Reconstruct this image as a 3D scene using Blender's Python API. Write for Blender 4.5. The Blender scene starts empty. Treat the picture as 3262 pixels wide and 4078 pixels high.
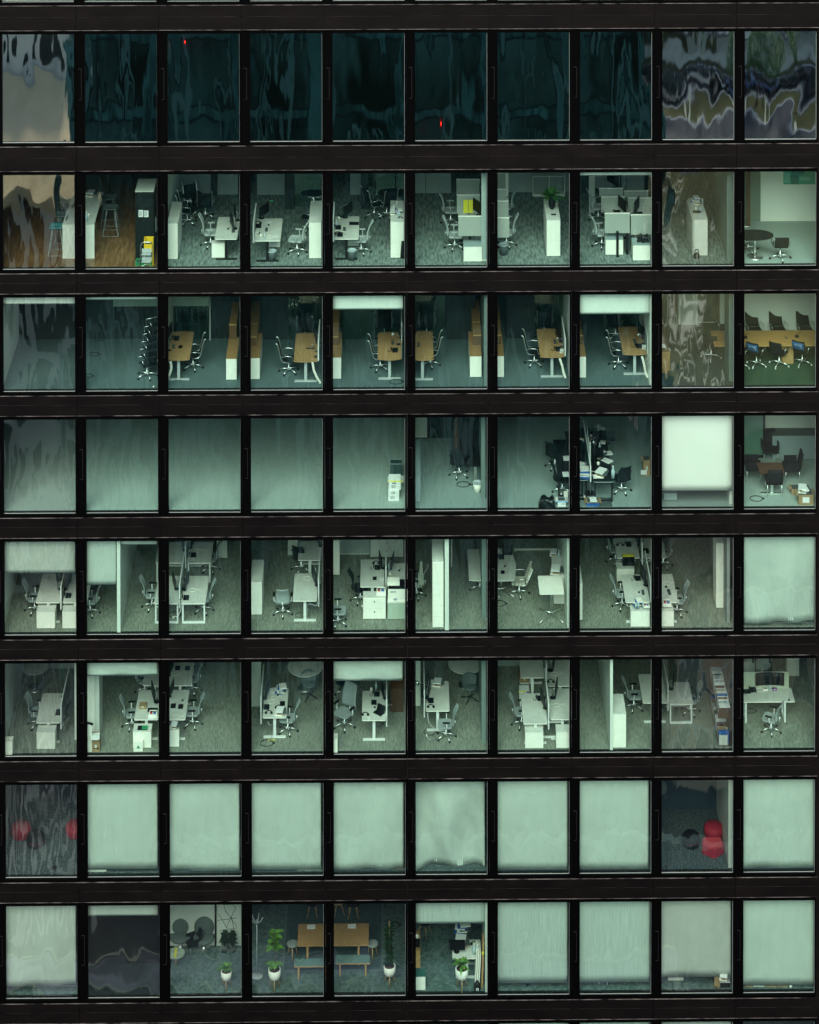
import bpy, math, random
from mathutils import Matrix, Vector, Euler
R = math.radians
random.seed(7)
scene = bpy.context.scene
col = scene.collection

# ---------------------------------------------------------------- camera, sky, sun, exposure
CAM = (12.56436, -79.40395, 34.60287)
ROT = (math.pi/2-0.02025, 0.00097, -0.00971)
F, UX, UY = 9920.0, 1660.336, -3016.38
cd = bpy.data.cameras.new('camera'); cam = bpy.data.objects.new('camera', cd); col.objects.link(cam)
cam.location = CAM; cam.rotation_euler = ROT
cd.sensor_fit = 'VERTICAL'; cd.sensor_height = 24; cd.lens = F/4078*24
cd.shift_x = (1631-UX)/4078; cd.shift_y = (UY-2039)/4078
cd.clip_start = 1; cd.clip_end = 2000
scene.camera = cam
world = bpy.data.worlds.new('World'); scene.world = world; world.use_nodes = True
nt = world.node_tree; bg = nt.nodes['Background']
sky = nt.nodes.new('ShaderNodeTexSky'); sky.sky_type = 'NISHITA'; sky.sun_disc = False
SUN_EL, SUN_AZ = 44, 186          # azimuth measured from +Y, clockwise: behind the camera, a little to its left
sky.sun_elevation = R(SUN_EL); sky.sun_rotation = R(SUN_AZ); sky.air_density = 1.0; sky.dust_density = 1.0; sky.ozone_density = 1.0
nt.links.new(sky.outputs[0], bg.inputs[0]); bg.inputs[1].default_value = 0.05
sd = bpy.data.lights.new('sun', 'SUN'); sd.energy = 1.5; sd.angle = R(44); sd.color = (1, .985, .94)
sun = bpy.data.objects.new('sun', sd); col.objects.link(sun)
dirv = Vector((math.sin(R(SUN_AZ))*math.cos(R(SUN_EL)), math.cos(R(SUN_AZ))*math.cos(R(SUN_EL)), math.sin(R(SUN_EL))))
sun.rotation_euler = dirv.to_track_quat('Z', 'Y').to_euler(); sun.location = (0, -60, 60)
scene.view_settings.view_transform = 'Standard'; scene.view_settings.look = 'None'
scene.view_settings.exposure = 1.95; scene.view_settings.gamma = 1
scene.cycles.max_bounces = 8; scene.cycles.diffuse_bounces = 4; scene.cycles.transparent_max_bounces = 12
scene.cycles.glossy_bounces = 3; scene.cycles.sample_clamp_indirect = 4

# ---------------------------------------------------------------- picture point -> place
ROTM = Euler(ROT, 'XYZ').to_matrix(); CV = Vector(CAM)
BW, FH, FH1, GW, GH, GH1 = 2.65, 3.96283, 4.10029, 2.31488, 3.08893, 3.52984   # bay, storey, glass sizes
def FZ(r):
    if r == 0: return FH1+GH1+1.02
    return FH1 if r == 1 else -FH*(r-2)
ZT = {'1a':(0,0,.9507),'1b':(1620,0,.9519),'2a':(0,660,.5739),'2b':(960,660,.5797),'2c':(1940,660,.4058),'2d':(2600,660,.3838),
 '3a':(0,1150,.5739),'3b':(960,1150,.5797),'3c':(1940,1150,.4058),'3d':(2600,1150,.3838),
 '4a':(0,1640,.7536),'4b':(1300,1640,.5797),'4c':(2240,1640,.5925),
 '5a':(0,2120,.5681),'5b':(970,2120,.5739),'5c':(1940,2120,.4058),'5d':(2560,2120,.4070),
 '6a':(0,2610,.5681),'6b':(970,2610,.5739),'6c':(1940,2610,.4058),'6d':(2560,2610,.4070),
 '7a':(0,3080,.9507),'7b':(1620,3080,.9519),'8a':(0,3570,.5681),'8b':(970,3570,.5739),'8c':(1940,3570,.7664)}
CUR = {}
def W(zk, c):
    CUR['z'] = ZT[zk]; CUR['r'] = int(zk[0]); CUR['c'] = c
def ray(x, y):
    ox, oy, s = CUR['z']; px = ox+x*s; py = oy+y*s
    return ROTM @ Vector(((px-UX)/F, -(py-UY)/F, -1))
def at(x, y, h=0.0):
    d = ray(x, y); z = FZ(CUR['r'])+h; t = (z-CV.z)/d.z
    P = CV+d*t; P.y = max(P.y, .3); return P
def onY(x, y, Y):
    d = ray(x, y); return CV+d*((Y-CV.y)/d.y)
def hg(x, y, Y): return onY(x, y, Y).z-FZ(CUR['r'])

# ---------------------------------------------------------------- materials
MATS = {}
def mat(name, c, rough=.6, metal=0, nz=0, ns=8, c2=None, stretch=None, trans=0, bump=0, emit=0):
    if name in MATS: return MATS[name]
    m = bpy.data.materials.new(name); m.use_nodes = True; t = m.node_tree; p = t.nodes['Principled BSDF']
    p.inputs['Base Color'].default_value = (*c, 1); p.inputs['Roughness'].default_value = rough; p.inputs['Metallic'].default_value = metal
    if not metal and rough >= .4: p.inputs['Specular IOR Level'].default_value = .28
    if trans: p.inputs['Alpha'].default_value = 1-trans
    if nz or c2 or bump:
        tc = t.nodes.new('ShaderNodeTexCoord'); mp = t.nodes.new('ShaderNodeMapping'); n = t.nodes.new('ShaderNodeTexNoise')
        if stretch: mp.inputs['Scale'].default_value = stretch
        n.inputs['Scale'].default_value = ns; n.inputs['Detail'].default_value = 5
        t.links.new(tc.outputs['Object'], mp.inputs[0]); t.links.new(mp.outputs[0], n.inputs['Vector'])
        cr = t.nodes.new('ShaderNodeValToRGB'); k = nz or .2
        a = c2 if c2 else tuple(v*(1-k) for v in c)
        b = c if c2 else tuple(min(1, v*(1+k)) for v in c)
        cr.color_ramp.elements[0].color = (*a, 1); cr.color_ramp.elements[1].color = (*b, 1)
        cr.color_ramp.elements[0].position = .36; cr.color_ramp.elements[1].position = .64
        t.links.new(n.outputs['Fac'], cr.inputs[0]); t.links.new(cr.outputs[0], p.inputs['Base Color'])
        if bump:
            b = t.nodes.new('ShaderNodeBump'); b.inputs['Strength'].default_value = 1; b.inputs['Distance'].default_value = bump
            t.links.new(n.outputs['Fac'], b.inputs['Height']); t.links.new(b.outputs[0], p.inputs['Normal'])
    MATS[name] = m; return m
white = mat('white laminate', (.90, .875, .77), .45, nz=.03, ns=3)
offw = mat('off white laminate', (.66, .67, .60), .5, nz=.05, ns=4)
deskw = mat('pale desk top', (.62, .625, .56), .5, nz=.05, ns=5)
fabw = mat('pale panel fabric', (.36, .385, .34), .9, nz=.12, ns=30, stretch=(1, 1, 5))
fabg = mat('grey mesh fabric', (.30, .34, .33), .8, nz=.15, ns=40)
fabd = mat('light mesh', (.42, .46, .44), .7, nz=.1, ns=40)
leather = mat('cream leather', (.62, .60, .50), .45, nz=.06, ns=6)
black = mat('black plastic', (.006, .007, .008), .5)
blackm = mat('black metal', (.015, .015, .016), .4)
screenm = mat('dark screen', (.004, .005, .006), .5)
darkf = mat('black fabric', (.009, .012, .014), .8, nz=.2, ns=20)
chrome = mat('chrome', (.88, .89, .87), .34, 1)
alum = mat('grey powder metal', (.45, .48, .47), .45)
whitem = mat('white metal', (.78, .80, .76), .4)
oak = mat('oak veneer', (.42, .255, .115), .5, c2=(.33, .19, .08), ns=6, stretch=(9, .8, 9))
oakd = mat('oak veneer lengthwise', (.36, .21, .09), .5, c2=(.28, .155, .06), ns=6, stretch=(.8, 9, 9))
oaklt = mat('honey oak', (.52, .32, .13), .5, c2=(.42, .24, .09), ns=5, stretch=(8, 8, .8))
card = mat('cardboard', (.34, .23, .12), .8, nz=.12, ns=6)
paper = mat('paper', (.78, .79, .76), .7)
teal = mat('teal shell plastic', (.05, .22, .23), .5)
greenf = mat('grey green shell', (.11, .14, .13), .6)
greyb = mat('grey steel blue', (.30, .37, .37), .5)
yellow = mat('yellow plastic', (.75, .48, .02), .5)
yellp = mat('yellow paper', (.78, .70, .05), .7)
greenp = mat('green plastic', (.03, .30, .12), .5)
redm = mat('red plastic', (.42, .02, .04), .6)
bluem = mat('blue card', (.03, .12, .38), .6)
cyan = mat('cyan paper', (.05, .45, .5), .6)
brown = mat('brown leather', (.16, .07, .03), .6)
darkb = mat('dark brown veneer', (.10, .05, .03), .5, nz=.2, ns=5, stretch=(8, 8, 1))
leafm = mat('leaf', (.035, .125, .025), .45, nz=.35, ns=9)
leafd = mat('dark leaf', (.010, .036, .012), .5, nz=.35, ns=9)
leafl = mat('light leaf', (.10, .23, .035), .45, nz=.25, ns=9)
soil = mat('soil', (.09, .04, .02), .9)
cane = mat('woven cane', (.35, .27, .15), .7, nz=.2, ns=30)
wallm = mat('interior wall paint', (.68, .72, .63), .8, nz=.02, ns=2)
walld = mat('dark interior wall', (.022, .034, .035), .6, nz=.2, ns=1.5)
ceilm = mat('ceiling', (.2, .22, .21), .9)
frostm = mat('pale sliding panel', (.34, .39, .37), .6, nz=.04, ns=2)
greyd = mat('dark grey bin', (.07, .09, .09), .6)
brz = mat('bronze black cladding', (.0034, .0024, .0021), .42, nz=.3, ns=.9, stretch=(1, 1, 2.5))
brzd = mat('black frame metal', (.0006, .0006, .0007), .7)
for m_ in (brz, brzd): m_.node_tree.nodes['Principled BSDF'].inputs['Specular IOR Level'].default_value = .15 if m_ is brz else .03
edge = mat('cladding edge highlight', (.10, .088, .078), .4, .3, nz=.95, ns=2.2)  # broken lighter tone paints the sky highlights along the ledges
bead = mat('pale glazing bead', (.3, .34, .31), .5)
trench = mat('dark floor grille', (.004, .008, .008), .9)
concrete = mat('slab concrete', (.12, .12, .12), .9)

for m_ in (black, blackm, darkf, screenm): m_.node_tree.nodes['Principled BSDF'].inputs['Specular IOR Level'].default_value = .2
def carpet(name, c, c2, sx, sy, ns=6, bump=0):
    m = mat(name, c, .95, c2=c2, ns=ns, stretch=(sx, sy, 1)); return m
cp2 = carpet('broken pattern carpet', (.27, .33, .30), (.10, .13, .118), 11, 2.0, 1.4)
cp3 = carpet('blue grey carpet', (.105, .155, .155), (.08, .12, .12), 6, 6, 12)
cp4 = carpet('plain grey carpet', (.37, .445, .40), (.31, .375, .34), 14, 1.2, 4)
cp5 = carpet('ribbed grey brown carpet', (.29, .315, .25), (.135, .15, .12), 22, 2.0, 2.5)
cp7 = carpet('speckled carpet', (.13, .17, .16), (.025, .04, .04), 3, 3, 5)
cp8 = carpet('teal tile carpet', (.13, .19, .175), (.055, .095, .088), 5, 4, 2.5)
cpg = carpet('green carpet', (.035, .085, .05), (.018, .05, .03), 5, 5, 6)
woodf = mat('plank floor', (.30, .165, .07), .35, c2=(.15, .075, .03), ns=1.6, stretch=(7, 1.0, 1))

def glass(name, refl, tint, amp, seed, wl=.9):
    m = bpy.data.materials.new(name); m.use_nodes = True; t = m.node_tree; N = t.nodes; N.remove(N['Principled BSDF'])
    out = N['Material Output']; tr = N.new('ShaderNodeBsdfTransparent'); tr.inputs[0].default_value = (*tint, 1)
    gl = N.new('ShaderNodeBsdfGlossy'); gl.inputs['Roughness'].default_value = 0.022 if amp else 0; gl.inputs[0].default_value = (.97, 1, .93, 1)
    mx = N.new('ShaderNodeMixShader'); tc = N.new('ShaderNodeTexCoord'); mp = N.new('ShaderNodeMapping')
    mp.inputs['Location'].default_value = (seed*7.3, 0, seed*3.1); mp.inputs['Scale'].default_value = (1.5, 1, .55)
    n = N.new('ShaderNodeTexNoise'); n.inputs['Scale'].default_value = wl; n.inputs['Detail'].default_value = .6; n.inputs['Distortion'].default_value = .35
    b = N.new('ShaderNodeBump'); b.inputs['Strength'].default_value = 1; b.inputs['Distance'].default_value = amp
    t.links.new(tc.outputs['Object'], mp.inputs[0]); t.links.new(mp.outputs[0], n.inputs['Vector'])
    t.links.new(n.outputs['Fac'], b.inputs['Height'])
    mp2 = N.new('ShaderNodeMapping'); mp2.inputs['Scale'].default_value = (1.7, 1, .4); mp2.inputs['Location'].default_value = (seed*3.7, 0, seed*1.3)
    n2 = N.new('ShaderNodeTexNoise'); n2.inputs['Scale'].default_value = 2.2; n2.inputs['Detail'].default_value = 1.5; b2 = N.new('ShaderNodeBump'); b2.inputs['Strength'].default_value = 1; b2.inputs['Distance'].default_value = amp*.09
    t.links.new(tc.outputs['Object'], mp2.inputs[0]); t.links.new(mp2.outputs[0], n2.inputs['Vector']); t.links.new(n2.outputs['Fac'], b2.inputs['Height']); t.links.new(b.outputs[0], b2.inputs['Normal'])
    t.links.new(b2.outputs[0], gl.inputs['Normal'])
    lw = N.new('ShaderNodeLayerWeight'); lw.inputs[0].default_value = .5; fr = N.new('ShaderNodeMath'); fr.operation = 'POWER'; fr.inputs[1].default_value = 5; t.links.new(lw.outputs['Facing'], fr.inputs[0])
    mr = N.new('ShaderNodeMapRange')
    mr.inputs['To Min'].default_value = refl; mr.inputs['To Max'].default_value = 1
    t.links.new(fr.outputs[0], mr.inputs['Value']); t.links.new(mr.outputs[0], mx.inputs[0])
    t.links.new(tr.outputs[0], mx.inputs[1]); t.links.new(gl.outputs[0], mx.inputs[2]); t.links.new(mx.outputs[0], out.inputs[0])
    return m
GL = [glass('window glass %s' % w, .085, (.872, .955, .915), .018, i) for i, w in enumerate(('a', 'b', 'c', 'd', 'e'))]
GR = [glass('solar window glass %s' % w, .13, (.89, .945, .91), .022, 20+i) for i, w in enumerate(('a', 'b', 'c', 'd'))]
GS = [glass('mirrored window glass %s' % w, .19, (.86, .92, .89), .02, 30+i) for i, w in enumerate(('a', 'b', 'c'))]
GM = [glass('coated glass %s' % w, (.36, .36, .36, .6, .6, .6)[i], (.25, .42, .40), (.010, .012, .009, .014, .012, .012)[i], 11+i) for i, w in enumerate(('a', 'b', 'c', 'd', 'e', 'f'))]
clear = glass('clear partition glass', .08, (.80, .92, .87), .0, 3)

# ---------------------------------------------------------------- mesh helpers
class MB:
    def __init__(s): s.v = []; s.f = []; s.sm = []
    def add(s, vs, fs, smooth=False):
        b = len(s.v); s.v += [tuple(v) for v in vs]; s.f += [tuple(b+i for i in f) for f in fs]; s.sm += [smooth]*len(fs); return s
    def box(s, x0, x1, y0, y1, z0, z1, rz=0, rx=0, ry=0):
        if x0 > x1: x0, x1 = x1, x0
        if y0 > y1: y0, y1 = y1, y0
        if z0 > z1: z0, z1 = z1, z0
        vs = [Vector((x, y, z)) for z in (z0, z1) for y in (y0, y1) for x in (x0, x1)]
        if rz or rx or ry:
            c = Vector(((x0+x1)/2, (y0+y1)/2, (z0+z1)/2)); m = Euler((rx, ry, rz)).to_matrix(); vs = [c+m@(v-c) for v in vs]
        return s.add(vs, [(0, 2, 3, 1), (4, 5, 7, 6), (0, 1, 5, 4), (2, 6, 7, 3), (0, 4, 6, 2), (1, 3, 7, 5)])
    def prism(s, pts, z0, z1):
        n = len(pts); vs = [(x, y, z0) for x, y in pts]+[(x, y, z1) for x, y in pts]
        return s.add(vs, [tuple(range(n-1, -1, -1)), tuple(range(n, 2*n))]+[(i, (i+1) % n, n+(i+1) % n, n+i) for i in range(n)])
    def rbox(s, x0, x1, y0, y1, z0, z1, r=.04):
        pts = []
        for cx, cy, a0 in ((x1-r, y1-r, 0), (x0+r, y1-r, 90), (x0+r, y0+r, 180), (x1-r, y0+r, 270)):
            for k in range(5): a = R(a0+k*22.5); pts.append((cx+r*math.cos(a), cy+r*math.sin(a)))
        return s.prism(pts, z0, z1)
    def tube(s, path, r, n=8, closed=False):
        P = [Vector(p) for p in path]; m = len(P); vs = []; fs = []
        rr = r if isinstance(r, (list, tuple)) else [r]*m
        for i, p in enumerate(P):
            a = P[(i-1) % m] if (closed or i > 0) else p; b = P[(i+1) % m] if (closed or i < m-1) else p
            d = (b-a).normalized(); u = d.cross(Vector((0, 0, 1)))
            if u.length < .05: u = d.cross(Vector((0, 1, 0)))
            u.normalize(); w = d.cross(u)
            vs += [p+(u*math.cos(2*math.pi*k/n)+w*math.sin(2*math.pi*k/n))*rr[i] for k in range(n)]
        for i in range(m if closed else m-1):
            j = (i+1) % m
            fs += [(i*n+k, i*n+(k+1) % n, j*n+(k+1) % n, j*n+k) for k in range(n)]
        if not closed: fs += [tuple(range(n-1, -1, -1)), tuple((m-1)*n+k for k in range(n))]
        return s.add(vs, fs, n > 5)
    def lathe(s, prof, c=(0, 0, 0), n=20, smooth=True):
        vs = []; fs = []; m = len(prof)
        for r, z in prof: vs += [(c[0]+r*math.cos(2*math.pi*k/n), c[1]+r*math.sin(2*math.pi*k/n), c[2]+z) for k in range(n)]
        for i in range(m-1): fs += [(i*n+k, i*n+(k+1) % n, (i+1)*n+(k+1) % n, (i+1)*n+k) for k in range(n)]
        fs += [tuple(range(n-1, -1, -1)), tuple((m-1)*n+k for k in range(n))]
        return s.add(vs, fs, smooth)
    def grid(s, fn, nu, nv, th=(0, .01, 0)):
        vs = []; T = Vector(th)
        for side in (0, 1):
            for j in range(nv+1):
                for i in range(nu+1): vs.append(Vector(fn(i/nu, j/nv))+T*side)
        N = (nu+1)*(nv+1); fs = []; q = lambda i, j: j*(nu+1)+i
        for j in range(nv):
            for i in range(nu):
                a, b, c, d = q(i, j), q(i+1, j), q(i+1, j+1), q(i, j+1); fs += [(a, b, c, d), (N+d, N+c, N+b, N+a)]
        for i in range(nu): fs += [(q(i, 0), N+q(i, 0), N+q(i+1, 0), q(i+1, 0)), (q(i+1, nv), N+q(i+1, nv), N+q(i, nv), q(i, nv))]
        for j in range(nv): fs += [(q(0, j+1), N+q(0, j+1), N+q(0, j), q(0, j)), (q(nu, j), N+q(nu, j), N+q(nu, j+1), q(nu, j+1))]
        return s.add(vs, fs, True)
    def ell(s, c, rx, ry, rz, n=20, k=10):
        vs = [(c[0]+rx*math.sin(math.pi*j/k)*math.cos(2*math.pi*i/n), c[1]+ry*math.sin(math.pi*j/k)*math.sin(2*math.pi*i/n), c[2]+rz*math.cos(math.pi*j/k)) for j in range(k+1) for i in range(n)]
        return s.add(vs, [(j*n+i, (j+1)*n+i, (j+1)*n+(i+1) % n, j*n+(i+1) % n) for j in range(k) for i in range(n)], True)
    def build(s, name, m, parent=None, label=None):
        me = bpy.data.meshes.new(name); me.from_pydata(s.v, [], s.f); me.polygons.foreach_set('use_smooth', s.sm); me.materials.append(m); me.update()
        o = bpy.data.objects.new(name, me); col.objects.link(o)
        if parent: o.parent = parent
        if label: o['label'] = label
        return o
def M(): return MB()
ORD = ['', 'first', 'second', 'third', 'fourth', 'fifth', 'sixth', 'seventh', 'eighth', 'ninth', 'tenth']
def lab(d): return '%s in %s row, %s window' % (d, ORD[CUR['r']], ORD[CUR['c']])
def tag(o, d, cat, group=None, loc=True):
    o['label'] = lab(d) if loc else d; o['category'] = cat
    if group: o['group'] = group
    return o
def thing(name, d, cat, p, rz=0, group=None, loc=True):
    o = bpy.data.objects.new(name, None); o.empty_display_size = .2; col.objects.link(o)
    o.location = p; o.rotation_euler = (0, 0, R(rz)); return tag(o, d, cat, group, loc)
KIDS = {}
def copy_tree(o, p=None):
    c = o.copy(); col.objects.link(c); c.parent = p
    for ch in o.children: copy_tree(ch, c)
    return c
TPL = {}
def stamp(key, maker, name, d, cat, p, rz, group, sc=1):
    if key in TPL:
        o = copy_tree(TPL[key]); o.location = p; o.rotation_euler = (0, 0, R(rz)); tag(o, d, cat, group)
    else:
        o = thing(name, d, cat, p, rz, group); maker(o); TPL[key] = o; bpy.context.view_layer.update()
    o.scale = (sc, sc, sc); return o
def text(body, size, name, m, parent, loc, rot):
    cu = bpy.data.curves.new('t', 'FONT'); cu.body = body; cu.size = size; cu.extrude = .001; cu.align_x = 'CENTER'
    t = bpy.data.objects.new('t', cu); col.objects.link(t); bpy.context.view_layer.update()
    me = bpy.data.meshes.new_from_object(t); bpy.data.objects.remove(t)
    me.materials.append(m) if not me.materials else me.materials.__setitem__(0, m)
    o = bpy.data.objects.new(name, me); col.objects.link(o); o.parent = parent; o.location = loc; o.rotation_euler = rot; return o

# ---------------------------------------------------------------- the office building
bld = thing('office_building', 'black metal office tower with a grid of large glass windows', 'building', (0, 0, 0), 0, None, False)
XL, XR, DEP = -2.9, 29.4, 13.0
ROWS = list(range(0, 10))
def gh(r): return GH1 if r == 1 else GH
spm = M()
def spandrel(c, r):     # between the glass of row r and the row above's floor; built below row r
    zt = FZ(r)-.095; zb = FZ(r+1)+gh(r+1)+.135 if r < 9 else FZ(r)-.9
    x0 = (c-1)*BW+GW+.07-BW+.006; x1 = x0+BW-.012; zm = zt-(zt-zb)*.46
    o = M().box(x0, x1, -.03, .05, zm+.006, zt).box(x0, x1, -.034, .05, zb, zm-.006).box(x0, x1, -.02, .05, zm-.006, zm+.006).build('spandrel_panel', brz, bld)
    j = (c*7+r*3) % 5*.002
    M().box(x0+.03*((c*5+r) % 7), x1-.05*((c+r*3) % 6), -.0335, -.0305, zm-.008, zm-.003).build('seam_highlight', mat('seam highlight tone', (.03, .026, .023), .5, nz=.9, ns=2), o)  # thin lighter strip paints the broken highlight along the mid seam
    M().box(x0, x1, -.052, -.0305, zt-.001, zt+.012).box(x0+.02*j, x1, -.044, -.0345, zb-.012, zb+.002).build('ledge', edge, o)
for r in ROWS:
    for c in range(1, 11):
        zf, zt = FZ(r), FZ(r)+gh(r); x0 = (c-1)*BW; x1 = x0+GW
        w = M().box(x0-.035, x0, -.005, .17, zf-.095, zt+.13).box(x1, x1+.062, -.005, .17, zf-.095, zt+.13)\
            .box(x0, x1, -.005, .17, zt, zt+.13).box(x0, x1, -.005, .17, zf-.095, zf).build('window', brzd, bld)
        M().box(x0, x1, .098, .102, zf, zt).build('pane', (GM[(c*5) % 3+(3 if c in (1, 9, 10) else 0)] if r == 1 else GS[(c+r) % 3] if (r, c) in ((7, 1), (7, 9), (6, 9), (6, 1), (2, 9), (2, 1), (3, 9)) else GR[(c+r) % 4] if c in (1, 9) or (r == 8 and c < 6) else GL[(c*5+r*3) % 5]), w)
        M().box(x0+.004, x1-.004, .078, .09, zf+.001, zf+.009).box(x1-.007, x1-.001, .06, .09, zf+.014, zt-.02).build('glazing_bead', bead, w)
        xa = x0-.265
        fl = M().box(xa, x0-.037, .02, .06, zf-.09, zt+.12).build('vent_flap', brzd, bld)
        za, zb = zf+(1.13 if r != 1 else 1.4), zf+(2.1 if r != 1 else 2.4)
        M().box(xa+.06, xa+.165, -.004, .018, zb-.004, zb+.008).box(xa+.07, xa+.155, .0, .019, za, za+.006)\
            .box(xa+.155, xa+.165, .003, .019, za, zb-.01).build('handle', mat('handle edge', (.012, .011, .011), .5), fl)
        if r < 9: spandrel(c, r)
# the strips of facade past the frame, and the body round the rooms
zb_, zt_ = FZ(9)-9, FZ(0)+GH+1.4
M().box(XL, -.27, -.02, .06, zb_, zt_).box(26.2, XR, -.02, .06, zb_, zt_).box(-.27, 26.2, -.02, .06, FZ(9)-9, FZ(9)-.1).box(-.27, 26.2, -.02, .06, FZ(0)+GH+.13, zt_)\
   .build('end_cladding', brz, bld)
M().box(XL, XL+.2, .06, DEP, zb_, zt_).box(XR-.2, XR, .06, DEP, zb_, zt_).build('end_wall', concrete, bld)
M().box(XL+.2, XR-.2, DEP, DEP+.3, zb_, zt_).build('core_wall', walld, bld)
for r in ROWS:
    z = FZ(r); zu = z+gh(r)+.02; top = FZ(r-1) if r else z+GH+1.2
    M().box(XL+.2, XR-.2, .18, DEP, zu+.03, top-.03).build('floor_slab', concrete, bld)
    M().box(XL+.2, XR-.2, .18, DEP, zu, zu+.026).build('ceiling', ceilm, bld)
CARP = {0: cp4, 1: cp7, 2: cp2, 3: cp3, 4: cp4, 5: cp5, 6: cp5, 7: cp7, 8: cp8, 9: cp8}
for r in ROWS:
    z = FZ(r); a = XL+.2; segs = [(a, XR-.2, CARP[r])]
    if r == 2: segs = [(a, 5.02, woodf), (5.02, 23.6, cp2), (23.6, XR-.2, cp4)]
    if r == 3: segs = [(a, 20.9, cp3), (20.9, 23.7, carpet('dark petrol carpet', (.05, .07, .07), (.03, .045, .045), 5, 5, 6)), (23.7, XR-.2, cpg)]
    if r == 4: segs = [(a, 13.05, cp4), (13.05, 23.4, carpet('slate carpet', (.27, .34, .32), (.22, .285, .27), 5, 5, 8)), (23.4, XR-.2, cp4)]
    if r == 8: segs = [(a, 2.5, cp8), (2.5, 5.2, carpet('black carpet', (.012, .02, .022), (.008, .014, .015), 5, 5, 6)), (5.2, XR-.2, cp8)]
    for s0, s1, m in segs: M().box(s0, s1, .27, DEP, z-.028, z).build('floor_covering', m, bld)
    M().box(XL+.2, XR-.2, .172, .27, z-.028, z-.006).build('floor_grille', trench, bld)
def bwall(x0, x1, yb, m=wallm, h=None, th=.1, name='partition_wall', yt=None):
    """wall parallel to the facade: its foot runs along picture height yb from x0 to x1"""
    p = at(x0, yb); q = at(x1, yb); z = FZ(CUR['r'])
    H = h if h else gh(CUR['r'])+.015
    return M().box(p.x, q.x, p.y, p.y+th, z, z+H).build(name, m, bld)
def swall(x, y0=.20, y1=6.0, th=.12, m=wallm, name='partition_wall', X=None, h=None):
    """wall at right angles to the facade"""
    z = FZ(CUR['r']); px = X if X is not None else onY(x, 0, .3).x
    return M().box(px, px+th, y0, y1, z+.002, z+(h or gh(CUR['r'])+.012)).build(name, m, bld)

# ---------------------------------------------------------------- furniture builders
def star(o, n=5, r=.32, m=chrome, z0=.09, cast=black, rot=20, hub=.4):
    b = M()
    for k in range(n):
        a = R(rot+k*360/n); b.tube([(0, 0, z0+.04), (r*.55*math.cos(a), r*.55*math.sin(a), z0+.025), (r*math.cos(a), r*math.sin(a), z0-.02)], [.022, .018, .014], 6)
    b.lathe([(.035, z0-.02), (.035, z0+.09), (.022, z0+.1), (.022, hub)], n=10)
    b.build('base', m, o)
    for k in range(n):
        a = R(rot+k*360/n); x, y = r*math.cos(a), r*math.sin(a)
        M().tube([(x-.022*math.sin(a), y+.022*math.cos(a), .032), (x+.022*math.sin(a), y-.022*math.cos(a), .032)], .034, 8).build('caster', cast, o)
def mesh_chair(o, bm=fabg, fm=whitem, tall=1.02, sm=None, pad=black, wide=.46):
    star(o)
    M().rbox(-.24, .24, -.26, .2, .42, .475, .09).build('seat', sm or bm, o)
    M().box(-.12, .12, -.1, .12, .37, .418).build('mechanism', black, o)
    w = wide
    M().grid(lambda u, v: ((u-.5)*w*(1-.18*v*v), .22+.05*math.cos((u-.5)*3.0)+.13*v-.07*math.sin(v*3.1), .47+v*(tall-.47)), 8, 8, (0, .022, 0)).build('backrest', bm, o)
    M().tube([(0, .1, .4), (0, .27, .42), (0, .3, .55)], .022, 6).build('back_support', fm, o)
    for s in (-1, 1):
        M().tube([(s*.22, .03, .42), (s*.29, .02, .45), (s*.29, .02, .64)], .019, 6).build('arm_post', fm, o)
        M().rbox(s*.29-.035, s*.29+.035, -.12, .12, .64, .665, .03).build('armrest', pad, o)
def exec_chair(o):
    star(o, rot=10)
    M().rbox(-.23, .23, -.25, .2, .43, .455, .05).build('seat', darkf, o)
    M().grid(lambda u, v: ((u-.5)*.45, .22+.12*v, .45+v*.52), 4, 4, (0, .012, 0)).build('backrest', darkf, o)
    for s in (-1, 1):
        x = s*.25
        M().tube([(x*.3, 0, .40), (x, -.02, .43), (x, .16, .44), (x, .225, .50), (x, .26, .62), (x, .33, .94), (x, .36, 1.03), (x, .42, 1.06)], .02, 6).build('side_frame', chrome, o)
        M().tube([(x*1.15, .25, .62), (x*1.2, .05, .66), (x*1.2, -.12, .64), (x*1.15, -.14, .46)], .012, 6).build('armrest', chrome, o)
def conf_chair(o, bm=darkf):
    star(o, 4, .33, chrome, rot=0, cast=chrome)
    M().rbox(-.24, .24, -.25, .2, .42, .46, .05).build('seat', darkf, o)
    M().grid(lambda u, v: ((u-.5)*(.46-.04*v), .2+.16*v+.03*math.cos((u-.5)*3), .46+v*.46), 6, 5, (0, .02, 0)).build('backrest', bm, o)
    for s in (-1, 1): M().tube([(s*.22, .15, .44), (s*.28, .17, .64), (s*.28, -.14, .65), (s*.24, -.16, .45)], .012, 6).build('armrest', chrome, o)
def conf_blue(o):
    conf_chair(o)
    p = M().grid(lambda u, v: ((u-.5)*.40, .335+.115*v+.03*math.cos((u-.5)*3), .62+.28*v), 6, 3, (0, .006, 0)).build('blue_panel', mat('blue fabric', (.02, .12, .30), .8), o)
    b = M()
    for k in range(3): b.tube([(-.14+.02*j, .385+.03*k+(.008 if j % 2 else 0), .69+.06*k+(.012 if j % 2 else 0)) for j in range(13)], .006, 4)
    b.build('white_lettering', paper, p)
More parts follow.
